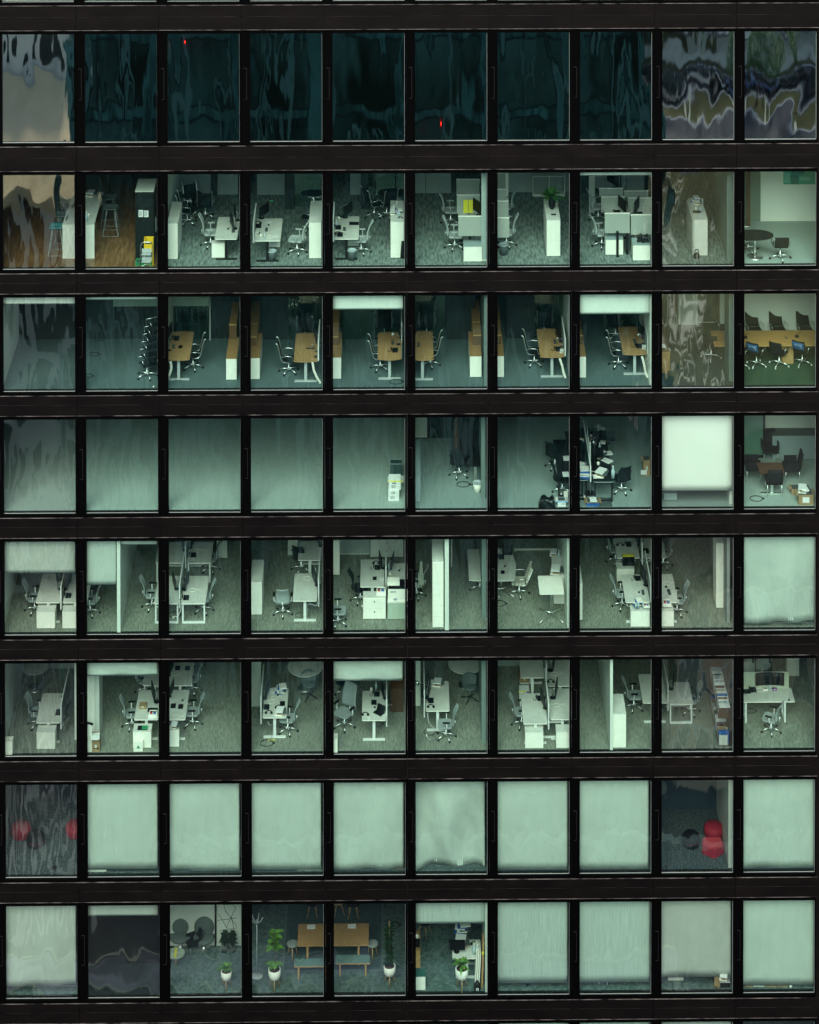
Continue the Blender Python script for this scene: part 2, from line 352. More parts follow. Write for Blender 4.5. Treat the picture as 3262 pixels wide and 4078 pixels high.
def leather_chair(o, lm=leather, tall=1.0):
    star(o, 4, .34, chrome, rot=5, cast=black)
    s_ = M()
    for k in range(4): s_.rbox(-.23, .23, -.26+k*.115, -.155+k*.115, .43, .485, .04)
    s_.build('seat', lm, o)
    b = M(); n = 5
    for k in range(n):
        z = .5+k*(tall-.5)/n; b.box(-.23, .23, .21+.035*k, .265+.035*k, z, z+(tall-.5)/n-.012)
    b.build('backrest', lm, o)
    for s in (-1, 1):
        M().tube([(s*.245, -.26, .44), (s*.245, .15, .42), (s*.245, .24, .47), (s*.245, .27+.035*n, tall-.02)], .014, 6).build('side_frame', chrome, o)
        M().tube([(s*.27, .26, .66), (s*.3, .1, .67), (s*.3, -.14, .66), (s*.26, -.16, .46)], .014, 6).build('armrest', chrome, o)
def bar_stool(o, sm=teal, fm=None):
    fm = fm or alum
    M().grid(lambda u, v: ((u-.5)*.42*(1-.25*max(0, v-.5)), -.2+min(v, .55)*.7+max(0, v-.55)*.25, .74+.04*abs(u-.5)*2+(max(0, v-.5)**1.3)*.75), 8, 10, (0, 0, .02)).build('seat_shell', sm, o)
    for sx in (-1, 1):
        M().tube([(sx*.13, -.12, .73), (sx*.23, -.22, .01), (sx*.23, .22, .01), (sx*.13, .12, .73)], .011, 6).build('sled_leg', fm, o)
    M().tube([(-.2, -.19, .25), (.2, -.19, .25)], .01, 6).tube([(-.215, .2, .12), (.215, .2, .12)], .01, 6).tube([(-.23, -.22, .012), (.23, -.22, .012)], .01, 6).tube([(-.18, .17, .4), (.18, .17, .4)], .01, 6).build('footrest', fm, o)
def shell_chair(o, sm=greenf, legs='star'):
    M().grid(lambda u, v: (math.sin((u-.5)*2.6)*.29*(.75+.25*v), -.02+.24*math.cos((u-.5)*2.6)*(.5+.5*v), .44+.36*v*(.55+.45*math.cos((u-.5)*2.2))), 12, 6, (0, .03, 0)).build('shell_back', sm, o)
    M().lathe([(.05, .40), (.22, .43), (.24, .46), (.2, .48)], n=16).build('seat', sm, o)
    if legs == 'star':
        M().lathe([(.02, .1), (.02, .42)], n=8).build('column', chrome, o)
        b = M()
        for k in range(4): a = R(45+90*k); b.tube([(0, 0, .13), (.32*math.cos(a), .32*math.sin(a), .02)], .016, 6)
        b.build('base', blackm, o)
    else:
        for k in range(4): a = R(45+90*k); M().tube([(.1*math.cos(a), .1*math.sin(a), .42), (.26*math.cos(a), .26*math.sin(a), 0)], [.018, .012], 6).build('leg', oaklt, o)
def side_chair(o):      # black upholstered chair on thin chrome legs
    M().rbox(-.25, .25, -.27, .22, .36, .47, .04).build('seat', darkf, o)
    M().grid(lambda u, v: ((u-.5)*(.5-.06*v), .2+.1*v, .40+v*.48), 4, 4, (0, .05, 0)).build('backrest', darkf, o)
    for sx in (-1, 1):
        M().box(sx*.25-.02, sx*.25+.02, -.2, .2, .46, .64).build('side_panel', darkf, o)
        for sy in (-1, 1): M().tube([(sx*.22, sy*.21, .36), (sx*.22, sy*.23, 0)], .012, 6).build('leg', chrome, o)
def wood_stool(o, top=fabg):
    M().lathe([(.17, .44), (.19, .46), (.19, .49), (.16, .5)], n=20).build('seat', top, o)
    for k in range(3): a = R(30+120*k); M().tube([(.1*math.cos(a), .1*math.sin(a), .44), (.19*math.cos(a), .19*math.sin(a), 0)], [.022, .016], 8).build('leg', oaklt, o)
CH = {'mesh': (mesh_chair, 'task_chair', 'task chair'), 'exec': (exec_chair, 'office_chair', 'office chair'),
      'conf': (conf_chair, 'conference_chair', 'conference chair'), 'confb': (lambda o: conf_blue(o), 'conference_chair', 'conference chair'),
      'leather': (leather_chair, 'office_chair', 'office chair'), 'blackea': (lambda o: leather_chair(o, darkf, .86), 'office_chair', 'office chair'),
      'ergo': (lambda o: mesh_chair(o, fabd, fabd, 1.05, pad=fabd, wide=.42), 'task_chair', 'task chair'),
      'dark': (lambda o: mesh_chair(o, darkf, blackm, 1.0), 'task_chair', 'task chair'),
      'stool': (bar_stool, 'bar_stool', 'bar stool'), 'gstool': (lambda o: bar_stool(o, greenf), 'bar_stool', 'bar stool'), 'shell': (shell_chair, 'shell_chair', 'chair'),
      'wshell': (lambda o: shell_chair(o, darkf, 'wood'), 'shell_chair', 'chair'), 'cane': (lambda o: shell_chair(o, cane, 'wood'), 'shell_chair', 'chair'),
      'side': (side_chair, 'side_chair', 'chair'), 'wstool': (wood_stool, 'wooden_stool', 'stool')}
CG = {'mesh': 'pale mesh task chairs at the desks', 'exec': 'chrome looped office chairs', 'conf': 'conference chairs round the long table', 'confb': 'conference chairs round the long table',
      'ergo': 'pale ergonomic chairs in the second row', 'dark': 'black task chairs', 'stool': 'bar stools at the counter', 'gstool': 'bar stools at the counter', 'side': 'black chairs round the square table',
      'shell': 'shell chairs by round tables', 'wshell': 'wood legged shell chairs', 'cane': 'wood legged shell chairs', 'wstool': 'round stools at the oak table', 'leather': 'padded leather chairs', 'blackea': 'black padded chairs'}
def chair(kind, x, y, yaw, d, h=.1, sc=1):
    p = at(x, y, h); p.z = FZ(CUR['r']); mk, nm, cat = CH[kind]
    return stamp(kind, mk, nm, d, cat, p, yaw, CG[kind], sc)
def cab(x0, x1, yr, yf, yb, d, name='pedestal', cat='cabinet', body=white, top=None, nd=0, doors=0, group=None, knobs=False, split=0, sidepan=0):
    p = at(x0, yb); q = at(x1, yb); H = hg((x0+x1)/2, yf, p.y); D = max(.2, at((x0+x1)/2, yr, H).y-p.y); w = q.x-p.x
    o = thing(name, d, cat, (p.x, p.y, FZ(CUR['r'])), 0, group)
    M().box(0, w, 0, D, .02, H-.02).build('body', body, o); M().box(-.004, w+.004, -.006, D, H-.019, H).build('top', top or offw, o)
    M().box(.02, w-.02, .02, D-.02, 0, .019).build('plinth', black, o)
    if nd:
        for k in range(nd):
            a = .03+(H-.06)*k/nd; b = .03+(H-.06)*(k+1)/nd
            f = M().box(.012, w-.012, -.016, -.001, a+.006, b-.006).build('drawer_front', body, o)
            if knobs: M().box(w/2-.02, w/2+.02, -.024, -.0165, (a+b)/2+.04, (a+b)/2+.08).build('handle', black, f)
    if sidepan:
        for k in range(sidepan):
            for j in range(nd or 3):
                n_ = nd or 3; a = .03+(H-.06)*j/n_; b = .03+(H-.06)*(j+1)/n_; ya, yb2 = D*k/sidepan, D*(k+1)/sidepan
                M().box(-.014, -.001, ya+.01, yb2-.01, a+.008, b-.008).build('side_door', body, o)
    if doors:
        for k in range(doors):
            M().box(w+.001, w+.016, D*k/doors+.006, D*(k+1)/doors-.006, .03, H-.03).build('door', body, o)
    return o
def desk(x0, x1, yf, yr, d, leg='T', top=deskw, h=.73, lm=whitem, curve=0, group='height adjustable desks', edgem=white, hole=0, name='desk', two=True):
    p = at(x0, yf, h); q = at(x1, yf, h); w = q.x-p.x; D = at((x0+x1)/2, yr, h).y-p.y
    o = thing(name, d, 'desk', (p.x, p.y, FZ(CUR['r'])), 0, group)
    if curve:
        pts = [(w*(1-k/8), -curve*math.sin(math.pi*k/8)) for k in range(9)]+[(w*k/8, D+curve*math.sin(math.pi*k/8)) for k in range(9)]
        M().prism(pts, h-.025, h).build('desktop', top, o)
    else: M().rbox(0, w, 0, D, h-.004, h, .05).build('desktop', top, o); M().rbox(-.002, w+.002, -.004, D+.002, h-.028, h-.0045, .05).build('edge_band', edgem, o)
    if hole: M().lathe([(.025, 0), (.02, .004)], (w*(.06 if hole > 0 else .94), .07, h+.001), 10).build('cable_port', black, o)
    if leg == 'T':
        for yy in (.1, D-.14) if two else (.1,):
            M().box(w/2-.045, w/2+.045, yy, yy+.06, .04, h-.03).box(w/2-.036, w/2+.036, yy+.002, yy+.058, h*.5, h-.03).build('leg', lm, o)
            M().box(w/2-.36*min(1, w/.76), w/2+.36*min(1, w/.76), yy-.01, yy+.07, .0, .038).build('foot', lm, o)
        M().box(w/2-.02, w/2+.02, .17, D-.15, h-.09, h-.04).build('beam', lm, o)
    elif leg == 'U':
        for yy in (.12, D-.18):
            M().box(.02, .07, yy, yy+.06, 0, h-.03).box(w-.07, w-.02, yy, yy+.06, 0, h-.03).box(.07, w-.07, yy, yy+.06, .0, .05).box(.07, w-.07, yy, yy+.06, h-.12, h-.06).build('leg_frame', lm, o)
    return o
def screen(x, y, h0, h1, L, d, m=fabw, th=.03, group='desk divider screens', Y=None):
    p = at(x, y, h0); z = FZ(CUR['r'])
    o = thing('desk_divider', d, 'divider', (p.x, p.y, z), 0, group)
    M().box(0, th, 0, L, h0, h1).build('panel', m, o); M().box(-.004, th+.004, -.006, L+.004, h1, h1+.012).box(-.004, th+.004, -.012, -.001, h0, h1).build('frame', whitem, o)
    M().box(th/2-.02, th/2+.02, L*.2, L*.2+.05, h0-.15, h0).box(th/2-.02, th/2+.02, L*.8, L*.8+.05, h0-.15, h0).build('bracket', whitem, o)
    return o
# small things: anchored at (x, y) on a surface of height h
def mk_monitor(o):
    M().box(-.27, .27, -.012, .012, .14, .47).build('screen', screenm, o)
    M().tube([(0, .02, .3), (0, .1, .26), (0, .1, .0)], .016, 6).build('arm', chrome, o)
    M().lathe([(.09, 0), (.09, .012), (.03, .02)], (0, .1, 0), 14).build('foot', black, o)
def mk_bigmon(o):
    M().grid(lambda u, v: ((u-.5)*.95, .08*math.cos((u-.5)*2.4)-.07, .15+.42*v), 10, 2, (0, .02, 0)).build('screen', screenm, o)
    M().box(-.04, .04, .02, .06, .02, .3).box(-.14, .14, -.03, .13, 0, .018).build('stand', alum, o)
def mk_laptop(o):
    M().box(-.16, .16, -.11, .11, 0, .014).build('keyboard_deck', black, o); M().box(-.16, .16, .10, .112, .012, .22, rx=R(-18)).build('screen', screenm, o)
def mk_flatlap(o): M().rbox(-.16, .16, -.11, .11, 0, .018, .015).build('lid', black, o); M().rbox(-.15, .15, -.10, .10, .0185, .02, .01).build('panel', screenm, o)
def mk_phone(o):
    M().box(-.09, .09, -.1, .1, 0, .05, rx=R(12)).build('body', black, o); M().tube([(-.12, -.08, .08), (-.13, 0, .085), (-.12, .09, .08)], .02, 6).build('handset', black, o)
    M().tube([(-.13, -.1, .05), (-.2, -.08, .01), (-.24, 0, .01), (-.2, .06, .01)], .007, 5).build('cord', black, o)
def mk_keyb(o): M().rbox(-.2, .2, -.06, .06, 0, .02, .015).build('case', black, o); M().box(-.19, .19, -.05, .05, .0205, .025).build('keys', greyd, o)
def mk_mouse(o): M().lathe([(.035, 0), (.04, .012), (.025, .03), (.008, .036)], n=10).build('shell', black, o); M().tube([(0, .03, .01), (.03, .12, .005), (.09, .17, .005)], .004, 4).build('cord', black, o)
def mk_head(o):
    M().tube([(.09*math.cos(R(a)), .09*math.sin(R(a)), .03) for a in range(0, 181, 20)], .012, 6).build('headband', black, o)
    for s in (-1, 1): M().lathe([(.04, 0), (.045, .03), (.03, .05)], (s*.09, -.02, 0), 10).build('ear_cup', black, o)
def mk_cup(o): M().lathe([(.03, 0), (.038, .09), (.034, .09), (.028, .012)], n=12).build('body', white, o); M().tube([(.036, 0, .07), (.06, 0, .06), (.06, 0, .03), (.034, 0, .02)], .006, 5).build('handle', white, o)
def mk_bottle(o): M().lathe([(.035, 0), (.037, .15), (.015, .19), (.014, .22)], n=12).build('body', mat('bottle plastic', (.45, .58, .6), .3), o); M().lathe([(.016, .221), (.016, .25)], n=10).build('cap', white, o)
def mk_books(o, n=4, ms=None):
    ms = ms or [white, card, greyd, paper]
    for k in range(n): a = (k*37 % 11-5)*.012; M().box(-.12+a, .12+a, -.16, .16-.01*(k % 3), k*.033, k*.033+.031, rz=a*3).build('book', ms[k % len(ms)], o)
def mk_books2(o): mk_books(o, 6, [bluem, white, greyd, paper])
def mk_paper(o): M().box(-.105, .105, -.148, .148, 0, .006).box(-.1, .11, -.14, .145, .0065, .012, rz=.15).build('sheets', paper, o); M().box(-.05, .03, .08, .085, .0125, .014).box(-.05, .05, .05, .055, .0125, .014).build('print', greyd, o)
def mk_cable(o):
    M().tube([(.1*math.cos(R(a))*1.2, .1*math.sin(R(a)), .008+.003*(a % 3)) for a in range(0, 360, 24)], .006, 5, True).build('coil', white, o)
    M().tube([(.12, 0, .008), (.2, .06, .008), (.26, .02, .008)], .006, 5).build('plug_end', white, o)
def mk_ring(o): M().tube([(.16*math.cos(R(a)), .13*math.sin(R(a)), .008) for a in range(0, 360, 15)], .009, 5, True).build('coil', black, o); M().box(.14, .2, -.02, .02, 0, .02).build('plug', black, o)
def mk_bin(o, m=greyd):
    M().lathe([(.11, 0), (.14, .31), (.135, .31), (.106, .012)], n=18).build('bucket', m, o); M().lathe([(.143, .29), (.152, .325), (.138, .33), (.13, .30)], n=18).build('liner', mat('bin liner', (.45, .52, .52), .5), o)
def mk_sqbin(o, m=white): M().prism([(-.12, -.12), (.12, -.12), (.12, .12), (-.12, .12)], 0, .012).box(-.13, .13, -.13, -.12, .0121, .42).box(-.13, .13, .12, .13, .0121, .42).box(-.13, -.12, -.12, .12, .0121, .42).box(.12, .13, -.12, .12, .0121, .42).build('bucket', m, o); M().box(-.119, .119, -.119, .119, .0125, .1).build('rubbish', greyd, o)
def mk_caddy(o):
    M().box(-.13, .13, -.08, .08, 0, .09).build('tray', white, o); M().tube([(-.12, 0, .09), (-.1, 0, .17), (.1, 0, .17), (.12, 0, .09)], .012, 6).build('handle', white, o)
    M().box(-.09, -.03, -.05, .05, .0905, .11).build('pens', redm, o); M().box(.0, .08, -.05, .03, .0905, .105).build('notepad', bluem, o)
def mk_bag(o): M().grid(lambda u, v: ((u-.5)*.5*(1-.3*v), -.12+.03*math.sin(u*9+v*5), .25*v+.03*math.sin(u*7)), 10, 6, (0, .26, 0)).build('sack', mat('black bin bag', (.01, .012, .013), .3, nz=.3, ns=12, bump=.02), o); M().tube([(.1, 0, .24), (.18, 0, .33), (.2, 0, .25)], .02, 6).build('tie', black, o)
def mk_spine(o): [M().box(-.03, .03, -.02, .02, k*.045, k*.045+.038).build('link', white, o) for k in range(1)]
def mk_lamp(o):
    M().lathe([(.08, 0), (.08, .015), (.015, .02)], n=14).build('base', black, o); M().tube([(0, 0, .02), (.05, 0, .3), (-.2, 0, .42)], .008, 6).build('arm', chrome, o); M().lathe([(.02, .05), (.07, -.04), (.06, -.04), (.01, .04)], (-.22, 0, .38), 14).build('lamp_shade', chrome, o)
def mk_box(o, m=card, w=.4, d=.3, h=.25, closed=True):
    M().box(-w/2, w/2, -d/2, d/2, 0, h-.006).build('carton', m, o)
    if closed: M().box(-w/2, w/2, -d/2, -.003, h-.0055, h).box(-w/2, w/2, .003, d/2, h-.0055, h).build('lid', m, o); M().box(-.03, .03, -d/2-.002, -d/2-.0005, h*.55, h).build('tape', offw, o)
    else: M().box(-w/2-.07, -w/2-.001, -d/2, d/2, h-.02, h-.008, ry=R(-35)).box(w/2+.001, w/2+.08, -d/2, d/2, h-.02, h-.008, ry=R(35)).build('flap', m, o); M().box(-w/2+.02, w/2-.02, -d/2+.02, d/2-.02, h-.0055, h-.003).build('contents', greyd, o)
IT = {'monitor': (mk_monitor, 'computer_monitor', 'monitor'), 'bigmon': (mk_bigmon, 'curved_monitor', 'monitor'), 'laptop': (mk_laptop, 'laptop', 'laptop'), 'flatlap': (mk_flatlap, 'closed_laptop', 'laptop'),
      'phone': (mk_phone, 'desk_phone', 'phone'), 'keyb': (mk_keyb, 'keyboard', 'keyboard'), 'mouse': (mk_mouse, 'computer_mouse', 'mouse'), 'head': (mk_head, 'headphones', 'headphones'),
      'cup': (mk_cup, 'mug', 'mug'), 'bottle': (mk_bottle, 'bottle', 'bottle'), 'books': (mk_books, 'book_stack', 'books'), 'books2': (mk_books2, 'book_stack', 'books'), 'paper': (mk_paper, 'paper_pile', 'papers'),
      'cable': (mk_cable, 'white_cable', 'cable'), 'ring': (mk_ring, 'black_cable', 'cable'), 'bin': (mk_bin, 'waste_bin', 'bin'), 'wbin': (lambda o: mk_bin(o, white), 'waste_bin', 'bin'),
      'sqbin': (mk_sqbin, 'waste_bin', 'bin'), 'caddy': (mk_caddy, 'desk_caddy', 'caddy'), 'bag': (mk_bag, 'rubbish_bag', 'bag'), 'lamp': (mk_lamp, 'desk_lamp', 'lamp')}
IG = {'monitor': 'black monitors on desks', 'phone': 'black desk phones', 'keyb': 'keyboards on desks', 'mouse': 'mice on desks', 'laptop': 'open laptops', 'flatlap': 'closed laptops', 'head': 'headphones lying on desks', 'cup': 'white mugs', 'bottle': 'small bottles', 'books': 'stacks of books', 'books2': 'stacks of books', 'paper': 'loose papers', 'cable': 'white cables on desks', 'ring': 'cable loops on floors', 'bin': 'round waste bins', 'sqbin': 'square waste bins', 'caddy': 'white desk caddies'}
def item(k, x, y, d, h=.731, yaw=0, sc=1):
    mk, nm, cat = IT[k]; p = at(x, y, h)
    return stamp('i'+k, mk, nm, d, cat, p, yaw, IG.get(k), sc)
def carton(x0, x1, yt, yb, d, h=0, dep=.3, m=card, txt=None, closed=True, name='cardboard_box', cat='box'):
    p = at((x0+x1)/2, yb, h); a = at(x0, yb, h); b = at(x1, yb, h); w = b.x-a.x; H = onY(x0, yt, p.y).z-FZ(CUR['r'])-h
    o = thing(name, d, cat, (p.x, p.y+dep/2, FZ(CUR['r'])+h), 0, 'boxes standing about the offices')
    mk_box(o, m, w, dep, H, closed)
    if txt: text(txt, H*.42, 'lettering', greyd, o, (-w*.12, -dep/2-.004, H*.2), (R(90), 0, 0))
    return o, H
def blind(x0, x1, yb, d, m=None, Y=.26, fold=0, yt=None):
    a = onY(x0, yb, Y); b = onY(x1, yb, Y); r = CUR['r']; zt = FZ(r)+gh(r); z0 = max(a.z, FZ(r)+.03)
    o = thing('roller_blind', d, 'blind', (a.x, Y, z0), 0, 'roller blinds in the windows')
    w = b.x-a.x; H = zt-z0; sd_ = CUR['c']*1.7+r
    if fold: fn = lambda u, v: (u*w, fold*(math.sin(u*11+sd_+v*3)*(.3+.7*(1-v))+.7*math.sin(u*6-v*5+sd_)+.35*abs(math.sin(u*9+v*9))), v*H)
    else: fn = lambda u, v: (u*w, .004*math.sin(u*6+sd_), v*H)
    M().grid(fn, 36 if fold else 10, 12, (0, .004, 0)).build('fabric', m or BL, o)
    M().box(0, w, -.006-fold*.5, .012, -.02, -.001).build('bottom_bar', greyd, o)
    M().box(0, w, .03, .09, H-.07, H-.005).build('roller', whitem, o)
    return o
BL = mat('blind fabric', (.46, .495, .44), .85, nz=.035, ns=2, stretch=(1.5, 1, .6), bump=.05)
BLw = mat('white blind fabric', (.70, .74, .67), .85, nz=.03, ns=2, stretch=(1.5, 1, .6), bump=.03)
BLr = mat('ribbed blind fabric', (.44, .48, .43), .85, nz=.10, ns=5, stretch=(7, 1, .25), bump=.015)
def leafblade(b, base, az, L, wd, up, droop=.5, n=5):
    ca, sa = math.cos(az), math.sin(az); vs = []; fs = []
    for i in range(n+1):
        t = i/n; r = L*t*math.cos(up)*(1+.1*t); z = L*(t*math.sin(up)-droop*t*t*.5); w = wd*math.sin(math.pi*min(.97, .08+.92*t))*.5
        c = Vector(base)+Vector((ca*r, sa*r, z)); s = Vector((-sa, ca, 0))*w
        vs += [c-s, c+Vector((0, 0, -.25*w)), c+s]
    for i in range(n):
        k = i*3; fs += [(k, k+1, k+4, k+3), (k+1, k+2, k+5, k+4)]
    b.add(vs, fs, True)

exec_rows = []
# ---------------------------------------------------------------- row 1: coated glass over a plant floor
z = FZ(1)
M().box(-.3, 26.4, 1.2, 1.3, z, z+gh(1)+.01).build('partition_wall', mat('dark plant room wall', (.02, .05, .05), .8, nz=.3, ns=.6), bld)
# ---------------------------------------------------------------- row 2
W('2a', 1)
swall(0, X=5.02, y0=.22, y1=7)
o = thing('kitchen_counter', 'long white kitchen island with grey top', 'counter', at(435, 645)); p = at(435, 645); q = at(655, 645); w = q.x-p.x; H = hg(540, 407, p.y); D = at(727, 185, H).y-p.y
M().box(0, w, 0, .05, 0, H-.02).box(0, .04, .0501, D, 0, H-.02).box(w-.3, w-.26, .0501, D, 0, H-.02).build('side_panel', white, o); M().box(0, w, 0, D, H-.0195, H+.012).build('worktop', offw, o)
CH_ = H
chair('stool', 395, 605, -90, 'teal bar stool left of the island, nearest', 0, 1.14); chair('gstool', 440, 520, -90, 'second bar stool left of the island', 0, 1.14); chair('stool', 470, 420, -90, 'third bar stool left of the island', 0, 1.14)
CUR['c'] = 2
chair('gstool', 772, 470, 90, 'nearer pale bar stool right of the island', 0, 1.14); chair('gstool', 758, 400, 90, 'farther pale bar stool right of the island', 0, 1.14)
item('bottle', 600, 385, 'white canister on the island', CH_+.013, 0, 1.3); item('cup', 612, 352, 'dark cup on the island', CH_+.013); item('books', 640, 205, 'small stack far along the island', CH_+.013)
o = cab(940, 1068, 90, 178, 655, 'tall black cupboard with white top and notices', 'tall_cupboard', 'cupboard', body=mat('black cupboard', (.005, .008, .008), .6), top=offw)
p = at(940, 655)
def flat(x0, x1, y0, y1, Y, m, name, parent, th=.004):
    a = onY(x0, y1, Y); b = onY(x1, y0, Y); l = parent.location
    return M().box(a.x-l.x, b.x-l.x, Y-l.y-th, Y-l.y, a.z-l.z, b.z-l.z).build(name, m, parent)
n1 = flat(962, 994, 308, 355, p.y-.003, paper, 'notice', o); n2 = flat(1001, 1030, 311, 356, p.y-.003, paper, 'notice', o)
for n_, x0, x1 in ((n1, 964, 992), (n2, 1003, 1028)):
    for k in range(7):
        a = onY(x0, 318+k*5, p.y-.009); b = onY(x1-(k*7 % 9), 316+k*5, p.y-.009); l = o.location; M().box(a.x-l.x, b.x-l.x, p.y-l.y-.0105, p.y-l.y-.009, a.z-l.z, b.z-l.z).build('print_line', greyd, n_)
flat(964, 992, 309, 314, p.y-.0075, greenp, 'notice_heading', n1, .001)
def crate(x0, x1, yt, yb, d, m, dep=.3, h=0, n=3):
    a = at(x0, yb, h); b = at(x1, yb, h); w = b.x-a.x; H = onY(x0, yt, a.y).z-FZ(CUR['r'])-h
    o = thing('crate', d, 'crate', (a.x, a.y, FZ(CUR['r'])+h), 0, 'plastic crates by the cupboard'); s = M()
    for k in range(n):
        s.box(0, w, 0, .015, H*k/n+.01, H*(k+.62)/n)
    s.box(0, .03, .0155, dep, 0, H).box(w-.03, w, .0155, dep, 0, H).box(.031, w-.031, dep-.02, dep, 0, H).box(.031, w-.031, .02, dep-.02, 0, .02); s.box(0, .03, -.002, .0, 0, H).box(w-.03, w, -.002, 0, 0, H)
    s.build('shell', m, o); M().box(.04, w-.04, .03, dep-.03, .021, H*.8).build('contents', greyd, o)
    return o
crate(1000, 1064, 510, 694, 'tall yellow plastic crate behind the step ladder', yellow, n=2, dep=.22)
crate(936, 990, 670, 712, 'green crate left of step ladder', greenp); crate(992, 1050, 668, 710, 'green crate under the step ladder', greenp)
o = thing('step_ladder', 'silver folding step ladder against crates', 'ladder', at(1014, 700)); g = lambda x, y: onY(x, y, o.location.y)-o.location
a = [g(972, 708), g(975, 560), g(985, 536), g(1000, 530), g(1040, 530), g(1055, 540), g(1058, 570), g(1056, 708)]
M().tube(a, .014, 6).build('frame', chrome, o)
for y0, y1 in ((575, 612), (630, 662)): u, v = g(985, y1), g(1050, y0); M().box(u.x, v.x, -.12, .0, u.z, u.z+.03).box(u.x, v.x, -.002, .012, u.z+.04, v.z).build('tread', alum, o)
M().tube([g(975, 700), g(1050, 668)], .008, 5).tube([g(1056, 700), g(985, 668)], .008, 5).build('brace', chrome, o)
o = thing('fire_extinguisher', 'slim dark extinguisher on the white wall edge', 'extinguisher', at(1076, 330, 1.3)); M().lathe([(.05, 0), (.06, .03), (.06, .42), (.02, .5)], (0, 0, -.6), 12).build('cylinder', greyb, o); M().tube([(0, 0, -.1), (.05, -.02, -.05), (.06, -.02, -.4)], .012, 6).build('hose', black, o)
CUR['c'] = 3
bwall(1225, 1652, 202, frostm); bwall(1465, 1508, 205, walld, th=.3)
swall(0, X=5.14, y0=3.2, y1=6, th=.01)
cab(1163, 1230, 250, 398, 652, 'long white cabinet with side doors', 'sideboard', doors=3)
desk(1490, 1645, 508, 355, 'pale desk with black legs', lm=blackm, group='black legged desks of the second row', two=True)
cab(1470, 1570, 520, 535, 642, 'white pedestal under the desk', nd=0)
item('monitor', 1608, 440, 'tilted black monitor', yaw=-75); item('mouse', 1583, 440, 'red and grey mouse'); item('monitor', 1630, 380, 'second black monitor', yaw=-80); item('keyb', 1620, 450, 'dark keyboard', yaw=90, sc=.8)
chair('ergo', 1462, 535, 90, 'pale ergonomic chair facing the desk')
p = at(1320, 300, .0)
def round_table(x, y, r, h, d, top=deskw, m=chrome, base='disc', sx=1, sy=1):
    p = at(x, y, h); p.z = FZ(CUR['r']); o = thing('round_table', d, 'table', p, 0, 'small meeting tables')
    b = M(); b.prism([(r*sx*math.cos(2*math.pi*k/28), r*sy*math.sin(2*math.pi*k/28)) for k in range(28)], h-.025, h); b.build('tabletop', top, o)
    M().lathe([(.03, .03), (.03, h-.026)], n=12).build('column', m, o)
    if base == 'disc': M().lathe([(.27, 0), (.27, .012), (.04, .03)], n=24).build('base', m, o)
    else:
        s = M()
        for k in range(4): a = R(45+90*k); s.tube([(0, 0, .12), (.3*r/.4*math.cos(a), .3*r/.4*math.sin(a), .02)], .018, 6)
        s.build('base', m, o)
    return o
round_table(1320, 195, .42, .73, 'dark round meeting table', darkf, sy=.8); chair('exec', 1425, 340, 180, 'black chair with back to window'); chair('exec', 1300, 380, 90, 'chrome armed chair by dark table'); chair('exec', 1345, 330, 30, 'dark chair behind the sideboard')
W('2b', 4)
bwall(110, 300, 200, frostm, th=.06); bwall(300, 365, 300, walld, th=.5); bwall(366, 556, 278, clear, th=.02, name='glass_partition'); bwall(366, 550, 195, frostm)
screen(82, 530, .62, 1.25, 1.6, 'white divider screen left of the desk')
desk(90, 270, 515, 362, 'pale black legged desk with stationery', lm=blackm, group='black legged desks of the second row')
cab(178, 268, 455, 470, 564, 'pale cupboard behind the desk leg', body=offw)
item('monitor', 160, 365, 'large tilted black monitor', yaw=60); item('keyb', 175, 440, 'black mat on the desk', yaw=90, sc=.7); item('mouse', 190, 408, 'black mouse on desk'); item('phone', 120, 420, 'black phone among cables'); item('cup', 135, 490, 'yellow tinted mug near edge'); item('cable', 200, 490, 'white cable at desk front'); item('books', 115, 470, 'small pile of stationery', sc=.5); item('head', 115, 395, 'headset by monitor'); item('bottle', 162, 498, 'small bottle at desk front', sc=.6); item('paper', 200, 389, 'dark slip of paper', sc=.5)
item('bin', 212, 650, 'dark round waste bin under the desk', 0)
chair('ergo', 385, 575, -100, 'pale ergonomic chair turned toward the desk')
cab(468, 551, 240, 388, 640, 'long white sideboard', 'sideboard')
chair('exec', 470, 420, -120, 'dark chair behind the sideboard'); round_table(500, 185, .45, .73, 'dark shaped meeting table', darkf, sy=.6)
W('2b', 5)
bwall(750, 822, 200, frostm); bwall(822, 872, 298, walld, th=.4); bwall(873, 1118, 282, clear, th=.02, name='glass_partition'); bwall(930, 1118, 190, frostm)
screen(630, 520, .62, 1.25, 1.6, 'white divider screen left of desk')
desk(640, 808, 502, 347, 'pale black legged desk with closed laptop', lm=blackm, group='black legged desks of the second row')
cab(725, 812, 500, 508, 555, 'pale cupboard behind the desk leg', body=offw)
item('flatlap', 777, 398, 'closed dark laptop on a stack'); item('keyb', 710, 437, 'black pad on the desk', yaw=90, sc=.7); item('monitor', 735, 360, 'tilted black monitor', yaw=60); item('phone', 680, 480, 'black phone with cord'); item('phone', 668, 430, 'dark device among clutter'); item('cup', 672, 370, 'teal cup below the lamp'); item('lamp', 690, 350, 'silver jointed desk lamp', yaw=180); item('cable', 660, 455, 'pale cable heap'); item('bottle', 655, 420, 'bottle beside the screen'); item('head', 668, 468, 'white and black headset')
item('bin', 762, 645, 'round waste bin by chair base', 0)
chair('ergo', 825, 575, -95, 'pale ergonomic chair pushed to the desk')
o = cab(1028, 1118, 238, 383, 636, 'white sideboard crowded with objects', 'sideboard'); SH = hg(1070, 383, o.location.y)
